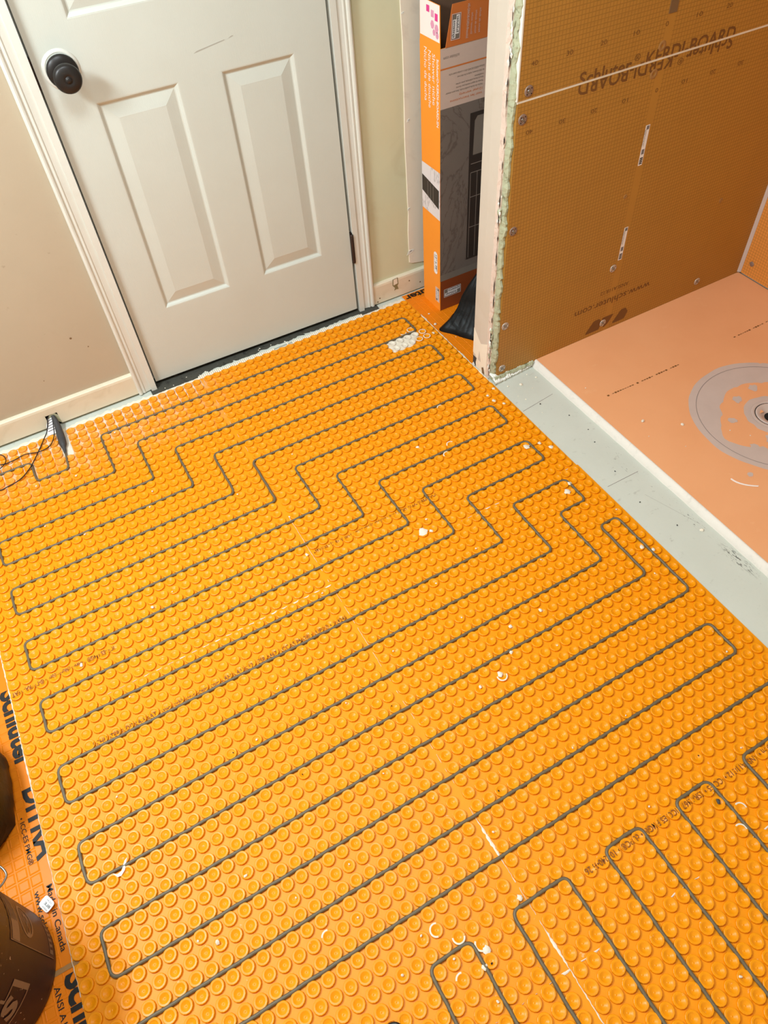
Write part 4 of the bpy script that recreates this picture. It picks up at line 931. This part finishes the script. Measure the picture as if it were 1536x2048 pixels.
# white oval tag lying against the pail
tg = thing('paper_tag', 'small white printed tag lying by the pail on the waffle strip', 'tag', -15.5, 41.8, FZ)
tag_o = Vector((-15.62, 41.75, .02)); ax, ay = Vector((.85, -.40, .12)).normalized(), Vector((.40, .85, .0)).normalized()
q = []
for i in range(20):
    a = 2*math.pi*i/20; cx, cy = math.cos(a), math.sin(a); e = .42
    q.append(tuple(tag_o+ax*.37*math.copysign(abs(cx)**e, cx)+ay*.46*math.copysign(abs(cy)**e, cy)))
q = [(a, b, c+.14) for a, b, c in q]
MB().loft([q, [(a, b, c-.03) for a, b, c in q]], True, (True, True)).build('tag_paper', 'paper', tg)
def tagp(x, y): return tuple(tag_o+ax*x+ay*y+Vector((0, 0, .148)))
lettering('BLE', 'print_black', tg, tagp(-.10, .34), tuple(-ay), tuple(ax), .50, .16, 'lettering')
lettering('serial no.', 'grey_print', tg, tagp(.30-.0-.42-.12, .4) if False else tagp(-.28, .34), tuple(-ay), tuple(ax), .5, .08, 'lettering')
lettering('12 01', 'grey_print', tg, tagp(.16, .24), tuple(-ay), tuple(ax), .4, .08, 'lettering')
# dark ring at the bottom edge
rg = thing('hose_washer', 'black ring with a brass edge at the bottom edge of the photo', 'ring', .65, 58.75, TOP)
MB().lathe([(.62, .0), (.62, .20), (.56, .26), (.44, .26), (.40, .20), (.40, .0)], (.65, 58.82, TOP), 'h', 28).build('ring_body', 'rubber', rg)
MB().lathe([(.64, .05), (.67, .10), (.64, .16)], (.65, 58.82, TOP), 'h', 24, 180, 300).build('ring_edge', 'brass', rg, 'brass rim sliver')
# ---------------------------------------------------------------- loose mortar crumbs
rng = random.Random(31); CR = []
for k_ in range(5):
    bm = bmesh.new(); bmesh.ops.create_icosphere(bm, subdivisions=1, radius=1)
    for v in bm.verts: v.co = Vector((v.co.x*rng.uniform(.6, 1.3), v.co.y*rng.uniform(.5, 1.0), (v.co.z*.6)*rng.uniform(.6, 1.0)))
    z0 = min(v.co.z for v in bm.verts)
    for v in bm.verts: v.co.z -= z0
    me = bpy.data.meshes.new('mortar_crumb'); bm.to_mesh(me); bm.free(); me.materials.append(M['mortar_white']); CR.append(me)
crumbs = [(-2.94, 23.01, .20), (-9.04, 25.82, .20), (36.48, 4.49, .2), (-3.96, 46.98, .14), (-6.81, 49.11, .2), (-8.0, 48.91, .1), (2.5, 56.53, .12), (18.76, 43.36, .13), (16.99, 43.27, .16), (7.21, 45.23, .08),
    (1.51, 45.64, .07), (2.64, 49.4, .08), (11.76, 52.52, .1), (6.98, 60.22, .12), (21.59, 56.19, .09), (24.45, 50.91, .08), (24.24, 43.64, .08), (22.01, 5.04, .10), (27.12, 2.29, .09), (16.08, 6.39, .10), (11.2, 20.42, .10), (21.92, 27.09, .12),
    (.62, 12.04, .11), (-8.17, 3.92, .13), (-4.66, 4.18, .12), (-2.15, 6.16, .10), (-.98, 22.86, .08), (3.88, 20.9, .08), (10.07, 29.59, .10), (3.46, 35.68, .08), (7.57, 39.08, .08), (12.59, 37.15, .09), (.57, 38.57, .10), (-1.05, 49.5, .08),
    (9.57, 48.8, .07), (1.78, 52.43, .09), (30.07, 56.59, .08), (34.37, 50.74, .1), (37.0, 35.12, .1), (35.32, 42.08, .1), (19.21, 33.99, .1), (23.88, 32.27, .11), (19.27, 37.72, .09), (1.11, 10.5, .12), (.39, .32, .12), (2.15, -1.68, .10), (19.96, 50.85, .09), (5.86, 57.1, .1), (19.35, 66.1, .12), (4.63, 55.02, .1), (-7, 30, .08), (-10, 37, .09), (30, 45, .09), (28, 36, .1), (15, 13, .1), (8, 15, .1), (-6, 12, .12), (-9, 9, .1), (26, 12, .09), (31, 9, .09)]
def crumb(u, v, r, h, label, group, mat=None, cat='crumb', name='mortar_crumb'):
    o = bpy.data.objects.new(name, rng.choice(CR)); COL.objects.link(o); o.location = X(u, v, h); o.scale = (r*P,)*3; o.rotation_euler[2] = rng.random()*6
    if mat: o.material_slots[0].link = 'OBJECT'; o.material_slots[0].material = M[mat]
    return tag(o, label, cat, group)
ORD = ['first', 'second', 'third', 'fourth', 'fifth', 'sixth', 'seventh', 'eighth', 'ninth', 'tenth', 'eleventh', 'twelfth', 'thirteenth', 'fourteenth', 'fifteenth', 'sixteenth', 'seventeenth', 'eighteenth', 'nineteenth', 'twentieth']
def where(u, v):
    k_ = int(v//3)
    side = 'at the left edge' if u < -8 else 'left of the middle' if u < 4 else 'just left of the seam' if u < SEAM else 'just right of the seam' if u < 20 else 'right of the middle' if u < 29 else 'near the right edge'
    if v > 57: return side+', among the upright loops at the bottom'
    if v < 3: return side+', close to the door wall'
    left = u < v-5
    i = k_-2 if left else k_
    if i < 0: return side+', near the splice sleeve'
    return side+', between '+ORD[i]+' and '+ORD[i+1]+' cable runs'
seen = {}
for (u, v, r) in sorted(crumbs, key=lambda c: -c[2]):
    vv = math.floor(v)+.5; uu = (math.floor(u)+.5) if u < SEAM else (math.floor(u-11.35)+11.85)
    lb = where(u, v); n_ = seen.get(lb, 0); seen[lb] = n_+1
    crumb(uu+(u-uu)*.4, vv+(v-vv)*.4, r, TOP-.03, ('white mortar crumb ' if n_ == 0 else 'smaller white crumb ' if n_ == 1 else 'tiny white crumb ' if n_ == 2 else 'smallest white crumb ')+lb, 'mortar crumbs on the studs')
def row_of(items, label, group, hf, key, mat=None, cat='crumb', name='mortar_crumb'):
    for i, (u, v, r) in enumerate(sorted(items, key=key)): crumb(u, v, r, hf(u, v), label % ORD[i], group, mat, cat, name)
row_of([(37.85, 3.04, .2), (38.3, .9, .13), (38.6, 6.3, .07)], 'white crumb on the flat orange membrane near the carton, %s from the door wall', 'crumbs on the flat membrane', lambda u, v: FZ+.045, lambda c: c[1])
row_of([(46.07, 28.31, .22), (49.04, 30.64, .22), (45.2, 30.2, .07), (44.6, 21.5, .08), (47.2, 33, .06), (52.3, 33.6, .09), (53.4, 35.1, .07)], 'white crumb on the pinkish orange shower tray, %s from the gridded board', 'crumbs on the shower tray', tz, lambda c: c[1])
row_of([(39.9, 16.9, .24), (40.6, 18.0, .08), (41.9, 16.8, .16), (39.0, 19.0, .09), (38.6, 18.2, .08), (41.7, 40.9, .2), (39.2, 21.5, .07), (38.6, 16.4, .12), (41.4, 15.9, .1)], 'pale plaster chip on the grey slab strip, %s from the partition', 'plaster chips on the slab strip', lambda u, v: FZ, lambda c: c[1], 'white_patch')
row_of([(41.2, 23.3, .10), (40.0, 31.6, .09), (39.8, 20.4, .10), (41.5, 25.9, .08), (40.9, 27.6, .08), (39.4, 35.7, .09), (40.3, 39.4, .09)], 'dark splinter on the grey slab strip, %s from the partition', 'dark splinters on the slab strip', lambda u, v: FZ, lambda c: c[1], 'rubber', 'splinter', 'splinter')
crumb(25.9, 58.4, .20, TOP-.05, 'dark grey pebble between studs inside a cable loop, lower right', None, 'splice', 'pebble', 'pebble')
sp = []
for (u, v, r) in [(-1.1, 38.6, .06), (10.2, 41.0, .06), (17.4, 28.5, .06), (13.4, 50.4, .07), (22.6, 15.2, .06), (2.2, 42.6, .06), (7.4, 58.9, .08), (27.3, 55.4, .07)]:
    uu = (math.floor(u)+.5) if u < SEAM else (math.floor(u-11.35)+11.85); vv = math.floor(v)+.5
    sp.append((uu+(u-uu)*.4, vv+(v-vv)*.4, r))
row_of(sp, 'tiny dark speck on the orange studs, %s from the door wall', 'dark specks on the studs', lambda u, v: TOP-.03, lambda c: c[1], 'rubber', 'speck', 'dark_speck')
# grit and lint under the door
row_of([((7.0+rng.random()*12 if i < 6 else 18+rng.random()*13), -3.9+jit(.35), .07+.06*rng.random()) for i in range(10)], 'pale grit fleck in the dark gap under the door, %s from the left', 'grit under the door', lambda u, v: FZ+.08, lambda c: c[0], None, 'grit', 'grit_fleck')
# hairline cracks in the painted slab
fl_ = bpy.data.objects['floor']; ROOT[fl_] = Vector((0, 0, 0))
for a in [((37.7, 20.3), (41.8, 19.8)), ((38.2, 32.7), (41.8, 32.7)), ((40.4, 35.2), (42.1, 40.3))]:
    (a0, b0), (a1, b1) = a
    MB().face([(a0, b0, FZ+.004), (a1, b1, FZ+.004), (a1, b1+.05, FZ+.004), (a0, b0+.05, FZ+.004)]).build('hairline_crack', 'grey_dark', fl_)
